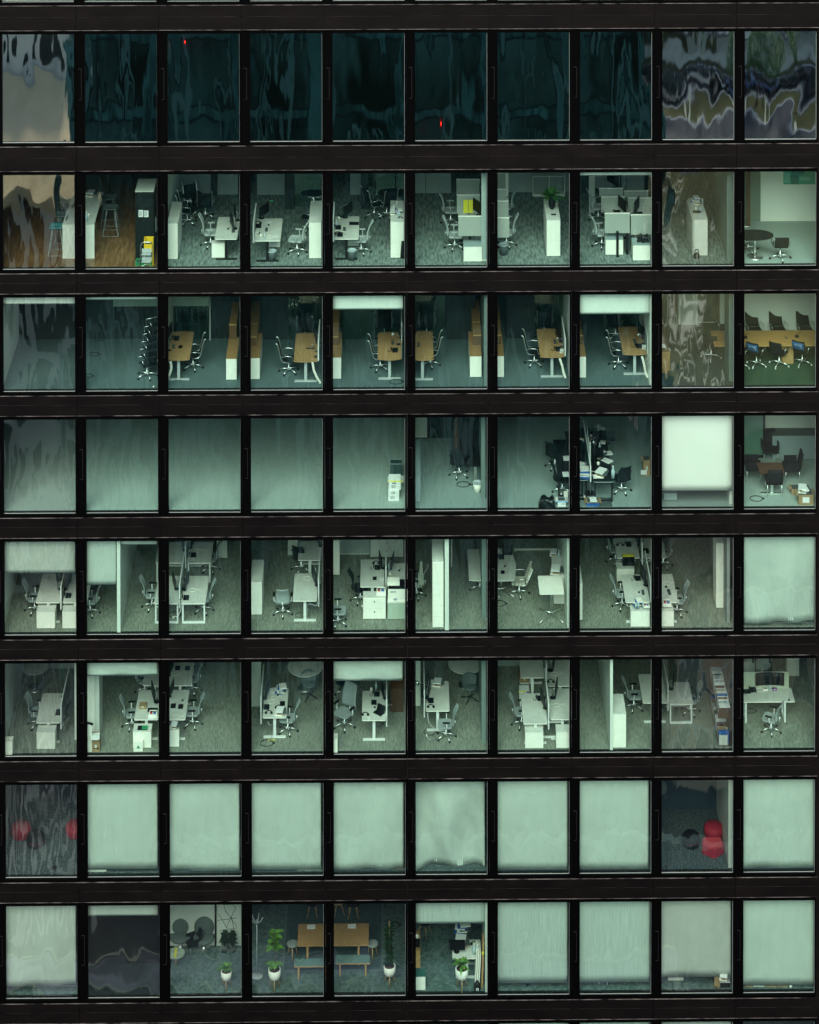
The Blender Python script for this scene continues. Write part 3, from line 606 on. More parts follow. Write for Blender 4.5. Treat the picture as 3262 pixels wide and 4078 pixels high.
def coat_tree(x, y, h):
    p = at(x, y, h); o = thing('coat_tree', 'black branching coat tree on the sideboard', 'coat stand', p)
    M().tube([(0, 0, 0), (.01, 0, .6), (0, 0, 1.2)], [.02, .018, .01], 6).build('stem', black, o); b = M()
    for k in range(8): a = k*2.4; zz = .35+k*.1; b.tube([(0, 0, zz), (.12*math.cos(a), .08*math.sin(a), zz+.08), (.14*math.cos(a), .08*math.sin(a), zz+.13)], .01, 5)
    b.build('branch', black, o)
coat_tree(1060, 235, SH)
for k, (x, y, kd) in enumerate(((1050, 285, 'cup'), (1050, 328, 'books'), (1085, 325, 'books2'), (1075, 260, 'cup'), (1088, 350, 'bottle'), (1095, 358, 'head'), (1050, 308, 'books'), (1070, 275, 'bottle'))):
    item(kd, x, y, ['glass ornament', 'red square box', 'pile of white cards', 'small pale jar', 'small brown bottle', 'blue black headset', 'dark small box', 'tiny clear bottle'][k]+' on sideboard', SH, sc=.6)
chair('exec', 915, 330, 120, 'dark swivel chair at triangular table'); chair('exec', 1000, 330, -150, 'second dark chair near sideboard'); round_table(1045, 182, .48, .73, 'dark triangular meeting table', darkf, sx=1.1, sy=.7)
o = thing('hanging_jacket', 'dark jacket over the sideboard end', 'jacket', at(1112, 640)); M().grid(lambda u, v: ((u-.5)*.16*(1.1-v*.5), .02*math.sin(u*9), .02+v*.55), 6, 8, (0, .05, 0)).build('cloth', darkf, o)
def cubicle(x0, x1, yt, yb, Y, m=fabw, name='cubicle_panel', d='', fr=None, th=.04):
    a = onY(x0, yb, Y); b = onY(x1, yt, Y); z = FZ(CUR['r']); o = thing(name, d, 'panel', (a.x, Y, a.z), 0, 'pale fabric workstation panels')
    M().box(0, b.x-a.x, 0, th, 0, b.z-a.z).build('fabric', m, o); M().box(-.006, b.x-a.x+.006, -.004, th+.004, b.z-a.z, b.z-a.z+.02).build('cap', fr or white, o); return o
W('2b', 6)
bwall(1190, 1442, 188, frostm); M().box(*[v for v in (onY(1266, 0, at(1266, 188).y).x, onY(1270, 0, at(1266, 188).y).x)], at(1266, 188).y-.01, at(1266, 188).y-.002, FZ(2), FZ(2)+3).build('panel_joint', greyd, bld)
p = at(1530, 650); Yp = p.y+.05
cubicle(1493, 1652, 350, 483, Yp, d='near pale fabric panel on desk end'); cubicle(1483, 1640, 203, 330, Yp+1.75, d='second pale fabric panel'); cubicle(1480, 1640, 95, 200, Yp+3.4, d='far fabric panel with white cap')
desk(1496, 1650, 372, 240, 'pale desk behind the fabric panel', lm=blackm, group='black legged desks of the second row', h=.76, two=False)
cab(1530, 1655, 508, 552, 662, 'white pedestal with grey cushion top', top=mat('grey cushion', (.30, .38, .37), .9))
o = thing('white_column', 'pale floor to ceiling column', 'column', at(1652, 655)); M().box(0, .16, 0, .2, 0, 3.08).build('shaft', mat('pale column', (.38, .45, .42), .7), o); M().box(-.006, .166, -.006, .206, 0, .06).build('skirting', offw, o)
chair('ergo', 1468, 545, 90, 'near pale ergonomic chair'); chair('ergo', 1440, 375, 90, 'farther pale ergonomic chair')
o = thing('yellow_folder', 'two yellow paper folders on the panel', 'folder', (0, 0, 0)); a = onY(1528, 325, Yp+1.7); b = onY(1560, 235, Yp+1.7); o.location = a; w = b.x-a.x
M().box(0, w, 0, .01, 0, b.z-a.z).build('cover', yellp, o); M().box(w+.02, 2*w, 0, .01, 0, b.z-a.z).build('sheet', yellp, o)
item('monitor', 1615, 345, 'black monitor by yellow folders', .77, -62, 1.15); item('monitor', 1634, 190, 'far monitor arm', yaw=-80, sc=.8); item('bottle', 1534, 340, 'clear bottle by yellow folders'); item('head', 1585, 335, 'black headset before monitor'); item('lamp', 1628, 335, 'jointed lamp beside monitor', sc=.6)
W('2c', 7)
bwall(205, 448, 260, frostm); bwall(448, 800, 260, mat('grey shelf backing', (.25, .3, .29), .7)); Yb = at(500, 262).y
o = thing('wall_shelf', 'low white shelving unit against back wall', 'shelf', (onY(448, 0, Yb-.35).x, Yb-.35, FZ(2))); w = onY(765, 0, Yb-.35).x-o.location.x
M().box(0, w, 0, .33, 0, .08).box(0, w, 0, .33, .68, .71).box(0, w, 0, .33, 1.3, 1.33).build('shelf_board', offw, o); M().box(0, .03, .0, .33, .081, .679).box(w/2, w/2+.03, 0, .33, .081, .679).box(w-.03, w, 0, .33, .081, 1.299).build('upright', offw, o)
cubicle(95, 190, 235, 345, Yp+1.7, d='second pale fabric panel at left'); cubicle(95, 210, 350, 505, Yp+.9, d='pale panel with white note'); cubicle(95, 217, 515, 705, Yp-.1, d='near pale fabric panel at left'); cubicle(95, 178, 75, 225, Yp+3.4, d='far fabric panel at left')
o = thing('white_post', 'slim white post beside far panel', 'post', at(195, 345, .5)); o.location.z = FZ(2); M().box(-.05, .05, 0, .06, 0, 1.7).build('shaft', white, o); M().box(-.055, .055, -.005, .065, 1.7, 1.72).build('cap', offw, o)
item('keyb', 155, 508, 'dark keyboard atop panel ledge', .8)
chair('ergo', 190, 755, -95, 'near pale chair at left edge'); chair('ergo', 175, 500, -95, 'second pale chair at left edge')
item('bin', 162, 870, 'dark round waste bin', 0, sc=1.05)
o = cab(585, 718, 328, 530, 893, 'white sideboard carrying a potted plant', 'sideboard'); SH = hg(650, 530, o.location.y)
p = at(637, 425, SH); o = thing('potted_plant', 'leafy green plant in tall black vase', 'plant', p)
M().lathe([(.06, 0), (.11, .12), (.115, .25), (.08, .42), (.07, .42), (.1, .25)], n=18).build('vase', black, o); b = M()
for k in range(34): leafblade(b, (0, 0, .4), k*2.4, .38+.14*(k % 4)/3, .13, R(20+(k*17 % 55)), .75)
b.build('leaves', leafm, o)
item('books', 680, 360, 'orange and white books beside vase', SH, sc=.7); item('flatlap', 652, 480, 'black and red wallet', SH, sc=.5); item('ring', 787, 530, 'black floor cable loop', 0)
W('2c', 8)
blind(905, 1612, 92, 'nearly raised pale blind', m=BLw)
bwall(905, 1612, 268, walld); YA = at(1200, 880).y
cubicle(1155, 1400, 470, 662, YA+.1, d='near left fabric panel'); cubicle(1412, 1612, 485, 677, YA+.05, d='near right fabric panel')
desk(1157, 1398, 500, 300, 'left desk behind near fabric panel', lm=blackm, group='black legged desks of the second row', h=.78, two=False); desk(1412, 1612, 505, 318, 'right desk behind near fabric panel', lm=blackm, group='black legged desks of the second row', h=.78, two=False)
cubicle(1120, 1345, 308, 470, YA+1.9, d='middle left fabric panel'); cubicle(1385, 1612, 318, 480, YA+1.9, d='middle right fabric panel')
cubicle(1100, 1335, 225, 300, YA+2.4, d='far left low panel'); cubicle(1345, 1580, 250, 312, YA+2.4, d='far right low panel'); cubicle(1060, 1300, 100, 222, YA+4.1, fabg, d='farthest left panel in shade'); cubicle(1320, 1540, 100, 240, YA+4.1, fabg, d='farthest right panel in shade')
for x, y, t in ((1000, 460, 'left'), (1545, 250, 'right')): o = thing('white_post', 'broad white upright at %s end' % t, 'post', at(x, y)); M().box(0, .2, 0, .06, 0, 1.6 if t == 'left' else 1.5).build('shaft', offw, o); M().box(-.005, .205, -.005, .065, 1.6, 1.62).build('cap', white, o)
item('monitor', 1325, 470, 'nearer left black monitor', .79, -70, 1.1); item('monitor', 1470, 480, 'nearer right black monitor', .79, 70, 1.1); item('monitor', 1235, 225, 'far large black monitor', .79, -60, 1.2); item('monitor', 1365, 235, 'far jointed monitor arm', .79, 85, .8); item('phone', 1280, 465, 'phone in near left cubicle', .79); item('keyb', 1165, 470, 'keyboard in near left cubicle', .79); item('phone', 1500, 482, 'dark objects in right cubicle', .79)
cab(1163, 1335, 672, 722, 880, 'left white pedestal with cushion', top=mat('grey cushion', (.30, .38, .37), .9)); o = cab(1432, 1602, 705, 775, 935, 'right white pedestal with cushion', top=mat('grey cushion', (.30, .38, .37), .9))
item('bag', 1530, 745, 'black bag on right pedestal', hg(1500, 775, o.location.y), sc=.8)
for x, y in ((1280, 885), (1375, 860)): o = thing('desk_leg_frame', 'black upright desk leg %s' % ('before pedestal' if x == 1280 else 'in the middle'), 'desk leg', at(x, y)); M().box(-.04, .04, 0, .05, 0, .8).build('upright', blackm, o); M().box(-.045, .045, -.1, .15, 0, .03).build('foot', blackm, o)
chair('ergo', 1125, 760, 100, 'pale chair left of the panels'); chair('ergo', 1090, 500, 100, 'farther pale chair in shade')
W('2d', 9)
o = cab(428, 568, 335, 555, 938, 'white sideboard with colourful clutter', 'sideboard', sidepan=0); SH = hg(500, 555, o.location.y)
p0 = o.location
M().box(-.05, -.012, 0, 1.6, .03, SH-.03).build('side_door', offw, o)
for k, (x, y, kd, t, m) in enumerate(((500, 480, 'bottle', 'red bottle', redm), (445, 450, 'cup', 'lime cup', leafl), (470, 390, 'books', 'small framed cards', 0), (440, 370, 'books2', 'photo frames', 0), (515, 400, 'bottle', 'dark bottle', 0), (455, 480, 'flatlap', 'dark tray', 0))):
    it = item(kd, x, y, t+' on the sideboard', SH, sc=.8)
o = thing('kettlebell', 'black kettlebell standing before the sideboard', 'kettlebell', at(455, 962)); M().lathe([(.05, 0), (.09, .03), (.1, .09), (.08, .16), (.03, .19)], n=16).build('bell', black, o); M().tube([(-.05, 0, .16), (-.06, 0, .24), (-.03, 0, .29), (.03, 0, .29), (.06, 0, .24), (.05, 0, .16)], .018, 8).build('handle', black, o)
swall(0, X=23.35, y0=.5, y1=3.5, th=.25, m=mat('green grey pier', (.19, .25, .225), .7)); swall(0, X=23.75, y0=.3, y1=4.2, th=.1)
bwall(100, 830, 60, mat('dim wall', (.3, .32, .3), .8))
W('2d', 10)
Yw = at(1400, 573).y
bwall(1118, 1900, 575, mat('bright cream wall', (.9, .9, .8), .8), th=.15); M().box(onY(1118, 0, Yw).x, onY(1118, 0, Yw).x+3, Yw-.012, Yw-.001, FZ(2), FZ(2)+.1).build('skirting', white, bld)
bwall(950, 1116, 573, mat('olive wall', (.2, .25, .2), .7)); M().box(at(975, 640).x, at(975, 640).x+.12, at(975, 640).y, at(975, 640).y+.1, FZ(2), FZ(2)+3.08).build('door_frame', darkb, bld)
o = thing('wall_picture', 'green abstract picture of rectangles on white wall', 'picture', (onY(1353, 190, Yw).x, Yw-.03, onY(1353, 190, Yw).z)); w = onY(1900, 190, Yw).x-o.location.x; H = 1.3
M().box(0, w, 0, .025, 0, H).build('canvas', mat('picture green', (.02, .42, .27), .6), o); b = M(); [b.box(w*a, w*c, -.004, -.001, H*d_, H*e) for a, c, d_, e in ((.14, .29, .0, .25), (.15, .40, .27, .6), (.55, .7, .4, .8))]; b.build('dark_block', mat('picture dark green', (.01, .22, .16), .6), o); b = M(); [b.box(w*a, w*c, -.006, -.0045, H*d_, H*e) for a, c, d_, e in ((.3, .5, .1, .2), (.0, .13, .05, .3))]; b.build('light_block', mat('picture pale green', (.15, .55, .42), .6), o)
round_table(1060, 715, .55, .73, 'black shaped table on chrome pedestal', darkf, sx=1.1, sy=.75); chair('blackea', 1322, 935, 180, 'black padded chair facing away'); chair('blackea', 990, 850, 100, 'black chair behind table')
# ---------------------------------------------------------------- row 3
def oakcab(x0, x1, yr, yf, yb, d):
    return cab(x0, x1, yr, yf, yb, d, 'oak_top_cabinet', 'cabinet', top=oakd, group='white cabinets with oak tops')
def oakshelf(x0, x1, ys, d, Yo, D=.38, x2=None):
    """stepped oak shelf tower: ys = picture heights of the shelf fronts, from low to high, all at depth Yo"""
    z = FZ(CUR['r']); a = onY(x0, ys[0], Yo); b = onY(x1, ys[0], Yo)
    o = thing('oak_shelf_unit', d, 'shelf', (a.x, Yo, z), 0, 'oak shelf units on the cabinets'); w = b.x-a.x
    zs = [onY(x0, y, Yo).z-z for y in ys]; zt = zs[-1]
    M().box(0, .02, 0, D, .02, zt).box(w-.02, w, 0, D, .02, zt).box(.021, w-.021, D-.02, D, .02, zt).build('carcass', oakd, o)
    for zz in zs: M().box(.021, w-.021, .002, D-.021, zz-.04, zz).box(.02, w-.02, -.003, .0, zz-.012, zz).build('shelf_board', oakd, o)
    return o
def stair(x0, x1, levels, base, d, dep=None):
    """oak units of rising height one behind the other: levels = [(y of top front edge, y of rear edge)], seen as steps"""
    p = at(x0, base); q = at(x1, base); Y = p.y; o = thing('oak_shelf_unit', d, 'shelf', (p.x, Y, FZ(CUR['r'])), 0, 'oak shelf units on the cabinets'); w = q.x-p.x; H0 = 0
    H0 = 1.2
    for yf, yr in levels:
        # the front edge of this step stands where the previous one ended
        H = hg((x0+x1)/2, yf, Y); Y2 = at((x0+x1)/2, yr, H).y
        M().box(0, w, Y-p.y+.001, Y2-p.y-.001, 0, H).build('oak_block', oakd, o); M().box(.001, w-.001, Y-p.y-.003, Y-p.y, 0, H-.031).build('darkened_front', mat('shaded oak', (.13, .07, .03), .7), o); M().box(-.002, w+.002, Y-p.y-.006, Y-p.y, H-.03, H+.004).build('front_edge', oaklt, o); Y = Y2  # front faces coloured darker to offset the window light on them
    return o
EXD = 'oak desk with grey lifting legs'
def odesk(x0, x1, yf, yr, d, **k): return desk(x0, x1, yf, yr, d, top=oak, lm=alum, edgem=oaklt, group='oak lifting desks of the third row', **k)
def spine(path, d):
    P = [at(path[0][0], path[0][1], .68)]; Y = P[0].y; o = thing('cable_spine', d, 'cable', (P[0].x, Y, FZ(3)), 0, 'white cable spines under the oak desks')
    pts = [onY(x, y, Y) for x, y in path]; pts = [Vector((p.x-P[0].x, 0, max(.03, p.z-FZ(3)))) for p in pts]
    n = 15; tot = [];
    for i in range(n):
        t = i/(n-1)*(len(pts)-1); k = min(int(t), len(pts)-2); q = pts[k].lerp(pts[k+1], t-k); b = M().box(q.x-.035, q.x+.035, -.015, .015, q.z-.017, q.z+.017, ry=-.5*(t/3-.2)); b.build('link', white, o)
W('3a', 1)
blind(25, 519, 104, 'short strip of raised pale blind', m=BLw); swall(30, y0=.55, y1=4.2, m=wallm, X=onY(30, 590, .6).x-.12)
W('3a', 2)
blind(592, 1090, 74, 'thin strip of raised pale blind', m=BLw)
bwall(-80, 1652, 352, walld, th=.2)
o = thing('wall_cupboard', 'long pale cupboard high on the rear wall', 'cupboard', (onY(787, 120, at(900, 352).y-.4).x, at(900, 352).y-.41, onY(787, 122, at(900, 352).y-.4).z)); w = onY(1450, 120, o.location.y).x-o.location.x; M().box(0, w, 0, .4, 0, .75).build('body', mat('olive pale cupboard', (.30, .38, .31), .6), o)
for k in range(3): M().box(w*k/3+.01, w*(k+1)/3-.01, -.015, -.001, .01, .74).build('door', mat('olive pale cupboard', (.3, .4, .3), .6), o)
o = thing('hanging_screen', 'pale half lowered screen by far cupboard', 'screen', (onY(598, 136, 4.5).x, 4.5, onY(598, 136, 4.5).z)); w = onY(783, 136, 4.5).x-o.location.x; M().box(0, w, 0, .02, 0, .9).build('sheet', mat('pale screen', (.5, .58, .5), .8), o); M().box(0, w, -.01, .03, -.03, -.001).build('bottom_bar', offw, o)
p = at(1020, 610); p.z = FZ(3); base = thing('stacked_chair_trolley', 'chrome star base under the chair stack', 'chair base', p); star(base, 5, .34, chrome, rot=5, hub=.4)
for k in range(6):
    q = (p.x+.05*k+.02, p.y+.03*k, FZ(3)+.42+.235*k)
    def mk(o):
        M().grid(lambda u, v: ((u-.5)*.46, -.22+.44*v, .04*math.sin(v*3)), 4, 4, (0, 0, .02)).build('seat', darkf, o)
        M().grid(lambda u, v: ((u-.5)*.44, .22+.1*v, .05+.33*v), 4, 3, (0, .015, 0)).build('backrest', darkf, o)
        for s in (-1, 1): M().tube([(s*.24, -.2, .02), (s*.26, -.18, .2), (s*.26, .18, .22), (s*.24, .24, .12)], .012, 6).build('armrest', chrome, o)
        M().tube([(-.25, -.19, .2), (.25, -.19, .2)], .012, 6).build('front_rail', chrome, o)
    stamp('stk', mk, 'stacked_chair', 'black chair, %s from the floor, in the leaning stack' % ['lowest', 'second', 'third', 'fourth', 'fifth', 'topmost'][k], 'chair', q, -150, 'chairs in the leaning stack')
for k, (x, y) in enumerate(((690, 350), (655, 455), (610, 605))): item('ring', x, y, ['farthest', 'middle', 'nearest'][k]+' black floor loop', .0)
p = at(1066, 686); o = thing('white_ball', lab('small white ball on the carpet'), 'ball', p); tag(o, 'small white ball on the carpet', 'ball'); M().lathe([(.001, -.03), (.02, -.022), (.03, 0), (.02, .022), (.001, .03)], (0, 0, .03), 12).build('sphere', white, o); M().lathe([(.0302, -.002), (.0302, .002)], (0, 0, .03), 12).build('seam', greyd, o)
CUR['c'] = 3
bwall(1195, 1452, 356, clear, th=.02, name='glass_partition'); M().box(onY(1452, 0, at(1452, 356).y).x, onY(1452, 0, at(1452, 356).y).x+.05, at(1452, 356).y-.03, at(1452, 356).y+.03, FZ(3), FZ(3)+3.08).build('glass_frame', alum, bld)
swall(0, X=5.02, y0=.3, y1=6)
odesk(1160, 1315, 490, 300, 'oak desk cut by the left mullion', curve=.05, hole=-1)
item('phone', 1225, 350, 'black phone at desk rear'); item('keyb', 1205, 400, 'black keyboard', yaw=90, sc=.7); item('flatlap', 1252, 403, 'black pad', yaw=90, sc=.6); item('lamp', 1178, 428, 'silver jointed lamp base', sc=.7); item('monitor', 1180, 350, 'black monitor edge', yaw=80)
chair('exec', 1340, 530, -85, 'chrome looped chair at oak desk'); spine([(1185, 508), (1190, 550), (1180, 590), (1165, 620)], 'white cable spine curving to floor'); item('ring', 1240, 625, 'black coiled floor cable', 0)
oakcab(1570, 1642, 335, 482, 635, 'white cabinet with oak top, right'); stair(1592, 1642, [(247, 85)], 500, 'oak shelf rising behind the cabinet')
swall(0, X=7.62, y0=.45, y1=4, th=.06, m=mat('green grey pier', (.19, .25, .225), .7))
chair('exec', 1285, 300, 180, 'dark visitor chair behind oak desk')
W('3b', 4)
oakcab(45, 128, 305, 472, 625, 'white cabinet with oak top, left'); stair(45, 108, [(328, 242), (240, 82)], 545, 'stepped oak shelf behind cabinet')
bwall(325, 1130, 350, clear, th=.02, name='glass_partition')
odesk(362, 525, 497, 308, 'oak desk beside tall screen', curve=.05, hole=1); screen(528, 495, .73, 1.3, 1.7, 'pale screen along oak desk')
item('keyb', 477, 410, 'black keyboard', yaw=0, sc=.7); item('monitor', 512, 375, 'black monitor beside screen', yaw=-80); item('lamp', 518, 430, 'silver lamp base', sc=.6); item('mouse', 512, 470, 'black mouse at desk edge', sc=1.3)
chair('exec', 328, 552, 90, 'chrome looped chair facing right'); chair('exec', 440, 345, 180, 'dark visitor chair behind desk'); spine([(492, 510), (500, 560), (520, 605), (545, 645)], 'white cable spine curving right'); item('ring', 490, 610, 'black floor cable', 0)
o = thing('door_leaf', 'dark door with chrome lever handle', 'door', (onY(140, 350, at(200, 345).y).x, at(200, 345).y-.04, FZ(3))); M().box(0, .95, 0, .035, 0, 2.9).build('leaf', walld, o); M().box(.75, .88, -.05, -.035, 1.6, 1.62).box(.86, .88, -.036, -.001, 1.6, 1.62).build('handle', chrome, o)
W('3b', 5)
blind(625, 1112, 139, 'white blind lowered a quarter', m=BLw)
oakcab(615, 687, 298, 468, 622, 'white cabinet with oak top, left'); stair(615, 670, [(327, 242), (240, 120)], 540, 'stepped oak shelf below blind')
odesk(938, 1102, 480, 305, 'oak desk with curved front', curve=.09)
item('keyb', 1042, 370, 'black keyboard', yaw=90, sc=.7); item('phone', 1058, 428, 'black desk phone'); item('lamp', 1082, 382, 'silver lamp base', sc=.9); item('monitor', 1085, 340, 'black monitor at desk rear', yaw=-80)
chair('exec', 957, 530, 90, 'chrome looped chair facing right'); chair('exec', 985, 320, 180, 'dark visitor chair behind'); item('ring', 1065, 640, 'dark green cable loop on floor', 0, sc=1.3); screen(1100, 480, .1, 1.3, 1.6, 'pale edge screen right of desk')
swall(0, X=13.0, y0=.3, y1=6)
W('3b', 6)
odesk(1170, 1323, 485, 295, 'oak desk cut by left mullion', curve=.05, hole=-1)
item('keyb', 1220, 385, 'black keyboard', yaw=90, sc=.7); item('monitor', 1200, 330, 'black monitor edge', yaw=80); item('mouse', 1192, 390, 'mouse on desk')
chair('exec', 1300, 505, -90, 'chrome looped chair facing left'); chair('exec', 1275, 320, 180, 'dark visitor chair behind desk')
oakcab(1573, 1652, 292, 460, 610, 'white cabinet with oak top, right'); stair(1594, 1652, [(317, 230), (228, 75)], 535, 'stepped oak shelf at right'); swall(0, X=15.48, y0=.3, y1=4, th=.14, m=mat('green grey pier', (.19, .25, .225), .7))
bwall(1190, 1403, 338, clear, th=.02, name='glass_partition')
o = thing('door_leaf', 'dark door with chrome handle, mirrored', 'door', (onY(1410, 345, at(1430, 345).y).x, at(1430, 345).y-.04, FZ(3))); M().box(0, .95, 0, .035, 0, 2.9).build('leaf', walld, o); M().box(.1, .25, -.05, -.035, 1.65, 1.67).box(.1, .12, -.036, -.001, 1.65, 1.67).build('handle', chrome, o)
W('3c', 7)
oakcab(75, 165, 420, 655, 872, 'white cabinet with oak top, left'); stair(75, 140, [(453, 328), (326, 100)], 760, 'stepped oak shelf at left')
odesk(520, 757, 665, 397, 'oak desk against white wall', curve=.05, hole=1); screen(762, 660, .73, 1.3, 1.6, 'pale screen on oak desk end')
item('keyb', 665, 520, 'black keyboard', yaw=90, sc=.7); item('phone', 700, 600, 'black desk phone'); item('books', 742, 620, 'brown pot shaped objects', sc=.5); item('lamp', 735, 565, 'silver lamp base', sc=.7); item('monitor', 700, 520, 'black monitor facing left', yaw=-75)
chair('exec', 463, 712, 85, 'chrome looped chair facing right'); chair('exec', 560, 440, 180, 'dark visitor chair behind desk'); spine([(715, 690), (735, 750), (750, 820), (768, 870)], 'white cable spine at wall')
swall(0, X=18.26, y0=.28, y1=6, th=.1)
bwall(365, 800, 482, clear, th=.02, name='glass_partition')
o = thing('door_leaf', 'dark door with level chrome handle', 'door', (onY(190, 480, at(190, 480).y).x, at(190, 480).y-.04, FZ(3))); M().box(0, .95, 0, .035, 0, 2.9).build('leaf', walld, o); M().box(.7, .86, -.05, -.035, 1.6, 1.62).box(.84, .86, -.036, -.001, 1.6, 1.62).build('handle', chrome, o)
W('3c', 8)
blind(903, 1597, 243, 'white blind lowered a quarter', m=BLw)
oakcab(885, 970, 430, 660, 878, 'white cabinet with oak top, left'); stair(885, 941, [(457, 332), (330, 200)], 760, 'stepped oak shelf below blind')
odesk(1335, 1568, 640, 377, 'oak desk near white wall', curve=.05, hole=1); screen(1573, 638, .73, 1.3, 1.6, 'pale screen on oak desk end')
item('keyb', 1450, 515, 'black keyboard', yaw=90, sc=.7); item('phone', 1490, 570, 'black desk phone with cord'); item('books', 1548, 580, 'brown round objects', sc=.5); item('lamp', 1535, 540, 'silver lamp base', sc=.8); item('monitor', 1510, 490, 'black monitor facing left', yaw=-75)
chair('exec', 1290, 725, 85, 'chrome looped chair facing right'); chair('exec', 1260, 450, 150, 'dark visitor chair behind'); spine([(1522, 670), (1540, 740), (1555, 820), (1575, 880)], 'white cable spine at wall')
swall(0, X=20.83, y0=.28, y1=5, th=.1); bwall(1138, 1600, 472, clear, th=.02, name='glass_partition')
W('3d', 9)
o = thing('oak_reception_desk', 'tall honey oak front desk with dark top', 'reception desk', at(60, 880)); p = at(60, 880); q = at(178, 880); w = q.x-p.x; H = hg(120, 645, p.y); D = at(120, 390, H).y-p.y
M().box(-.02, w, .0, D, .09, H-.02).build('front_panel', oaklt, o); M().box(0, w-.08, .03, D, 0, .089).build('plinth', oaklt, o); M().box(-.02, w+.004, -.004, D, H-.0195, H).build('top', darkb, o)
it = item('paper', 100, 595, 'white card standing on dark top', H, sc=.8)
bwall(90, 700, 350, mat('dark petrol wall', (.035, .06, .07), .7)); Yd = at(400, 350).y
def hangpanel(x0, x1, y0, y1, Y, m, name, d, cat):
    a = onY(x0, y1, Y); b = onY(x1, y0, Y); z1 = min(b.z, FZ(CUR['r'])+3.05); o = thing(name, d, cat, (a.x, Y, a.z)); w = b.x-a.x; H = z1-a.z
    M().box(0, w, 0, .3, 0.03, H).build('body', m, o); M().box(-.01, w+.01, -.008, .31, 0, .0295).build('bottom_edge', offw, o); return o
hangpanel(263, 465, 45, 373, Yd-.6, wallm, 'wall_box', 'white square box fixed on dark wall', 'wall box'); hangpanel(472, 652, 45, 352, Yd-.45, mat('dark wall box', (.07, .085, .085), .6), 'wall_box', 'dark square box beside white one', 'wall box')
M().box(onY(695, 430, 3.6).x, onY(900, 430, 3.6).x, 3.6, 3.75, FZ(3), FZ(3)+3.08).build('partition_wall', wallm, bld)
swall(0, X=23.42, y0=.5, y1=1.6, th=.24, m=mat('green grey pier', (.19, .25, .225), .7))
# the long oak table runs through windows nine and ten
CUR['c'] = 10
p = at(640, 590, .73); q = at(1960, 580, .73); o = thing('conference_table', 'long oak conference table seen below chair backs', 'table', (p.x, p.y, FZ(3))); w = q.x-p.x; D = at(1300, 432, .73).y-p.y
M().box(0, w, 0, D, .72-.03, .73).build('tabletop', mat('orange oak top', (.62, .34, .11), .5, c2=(.52, .28, .09), ns=3, stretch=(.8, 6, 1)), o); M().box(0, w, -.004, -.0005, .694, .731).build('front_edge', oaklt, o)
a = at(1335, 765).x-p.x; M().box(a, a+.38, .25, D-.3, 0, .689).build('panel_leg', oaklt, o); M().box(w-.6, w-.3, .25, D-.3, 0, .689).build('panel_leg', oaklt, o)
Yt = p.y+D+1.0; M().box(onY(845, 0, Yt).x, XR-.25, Yt, Yt+.12, FZ(3), FZ(3)+3.08).build('partition_wall', mat('cream wall paint', (.90, .89, .76), .8), bld)
for x, y, t in ((1060, 445, 'left'), (1310, 445, 'middle'), (1590, 445, 'right')):
    q = at(x, y, .45); q.z = FZ(3); q.y += .15; stamp('conf', CH['conf'][0], 'conference_chair', lab('far side %s chair' % t), 'conference chair', q, 10, CG['conf']); 
    col.objects[-1]
CUR['c'] = 9; chair('conf', 605, 690, 170, 'chrome based chair at table end')
q = at(760, 420, .45); q.z = FZ(3); q.y += .2; stamp('conf', CH['conf'][0], 'conference_chair', 'dark chair back beside white pier', 'conference chair', q, 10, CG['conf'])
CUR['c'] = 10
chair('confb', 1075, 768, 150, 'left near chair with blue back'); chair('conf', 1310, 765, 150, 'middle near chair with dark back'); chair('confb', 1550, 750, 150, 'right near chair with blue back'); chair('conf', 900, 780, 150, 'near chair cut by the mullion')
item('mouse', 1495, 500, 'black round speaker on the oak table', sc=2); item('keyb', 1385, 508, 'thin black remote on oak table', yaw=110, sc=.35)
item('mouse', 960, 510, 'black round hub at table left', sc=2)
# ---------------------------------------------------------------- row 4
W('4b', 5)
bwall(-2000, 600, -20, mat('dim wall', (.3, .32, .3), .8))
swall(0, X=13.0, y0=.3, y1=7)
o1, H1_ = carton(425, 500, 540, 612, 'white box lettered 50, lowest', 0, .35, paper, '50'); o2, H2_ = carton(430, 510, 466, 536, 'white box lettered 50, upper, yellow band', H1_, .35, paper, '50')
l = o2.location; M().box(-.22, .25, -.1785, -.1765, H2_*.78, H2_*.9).build('yellow_band', yellp, o2); M().box(-.09, .05, -.1805, -.179, H2_*.62, H2_*.7).build('hand_hole', black, o2); M().box(-.09, .05, -.1785, -.1765, H1_*.72, H1_*.79).build('hand_hole', black, o1)
o3, _ = carton(435, 515, 365, 412, 'open white box behind the stack', 0.0, .4, paper, None, False)
o3.location.z = FZ(4); o3.location.y = o2.location.y+.75
o = thing('clear_bin', 'clear plastic bin of odds behind boxes', 'bin', (o3.location.x+.02, o3.location.y+.55, FZ(4))); M().rbox(-.2, .2, -.15, .15, .0, .5, .04).build('shell', mat('smoky plastic', (.04, .07, .07), .25), o); M().tube([(-.2, -.15, .51), (.2, -.15, .51), (.2, .15, .51), (-.2, .15, .51)], .012, 6, True).build('rim', greyb, o); M().box(-.1, .1, -.16, -.151, .05, .15).build('paper_inside', paper, o)
W('4b', 6)
bwall(600, 870, 182, walld); hangpanel(600, 690, 40, 175, at(650, 182).y-.35, mat('cream box', (.45, .47, .38), .6), 'wall_cabinet', 'cream cabinet high at the left', 'cabinet')
swall(0, X=onY(850, 0, 4.5).x, y0=3.2, y1=7, th=.03, m=clear, name='glass_partition')
cab(600, 646, 195, 447, 622, 'grey blue low cabinet along wall', 'sideboard', body=greyb, top=greyb)
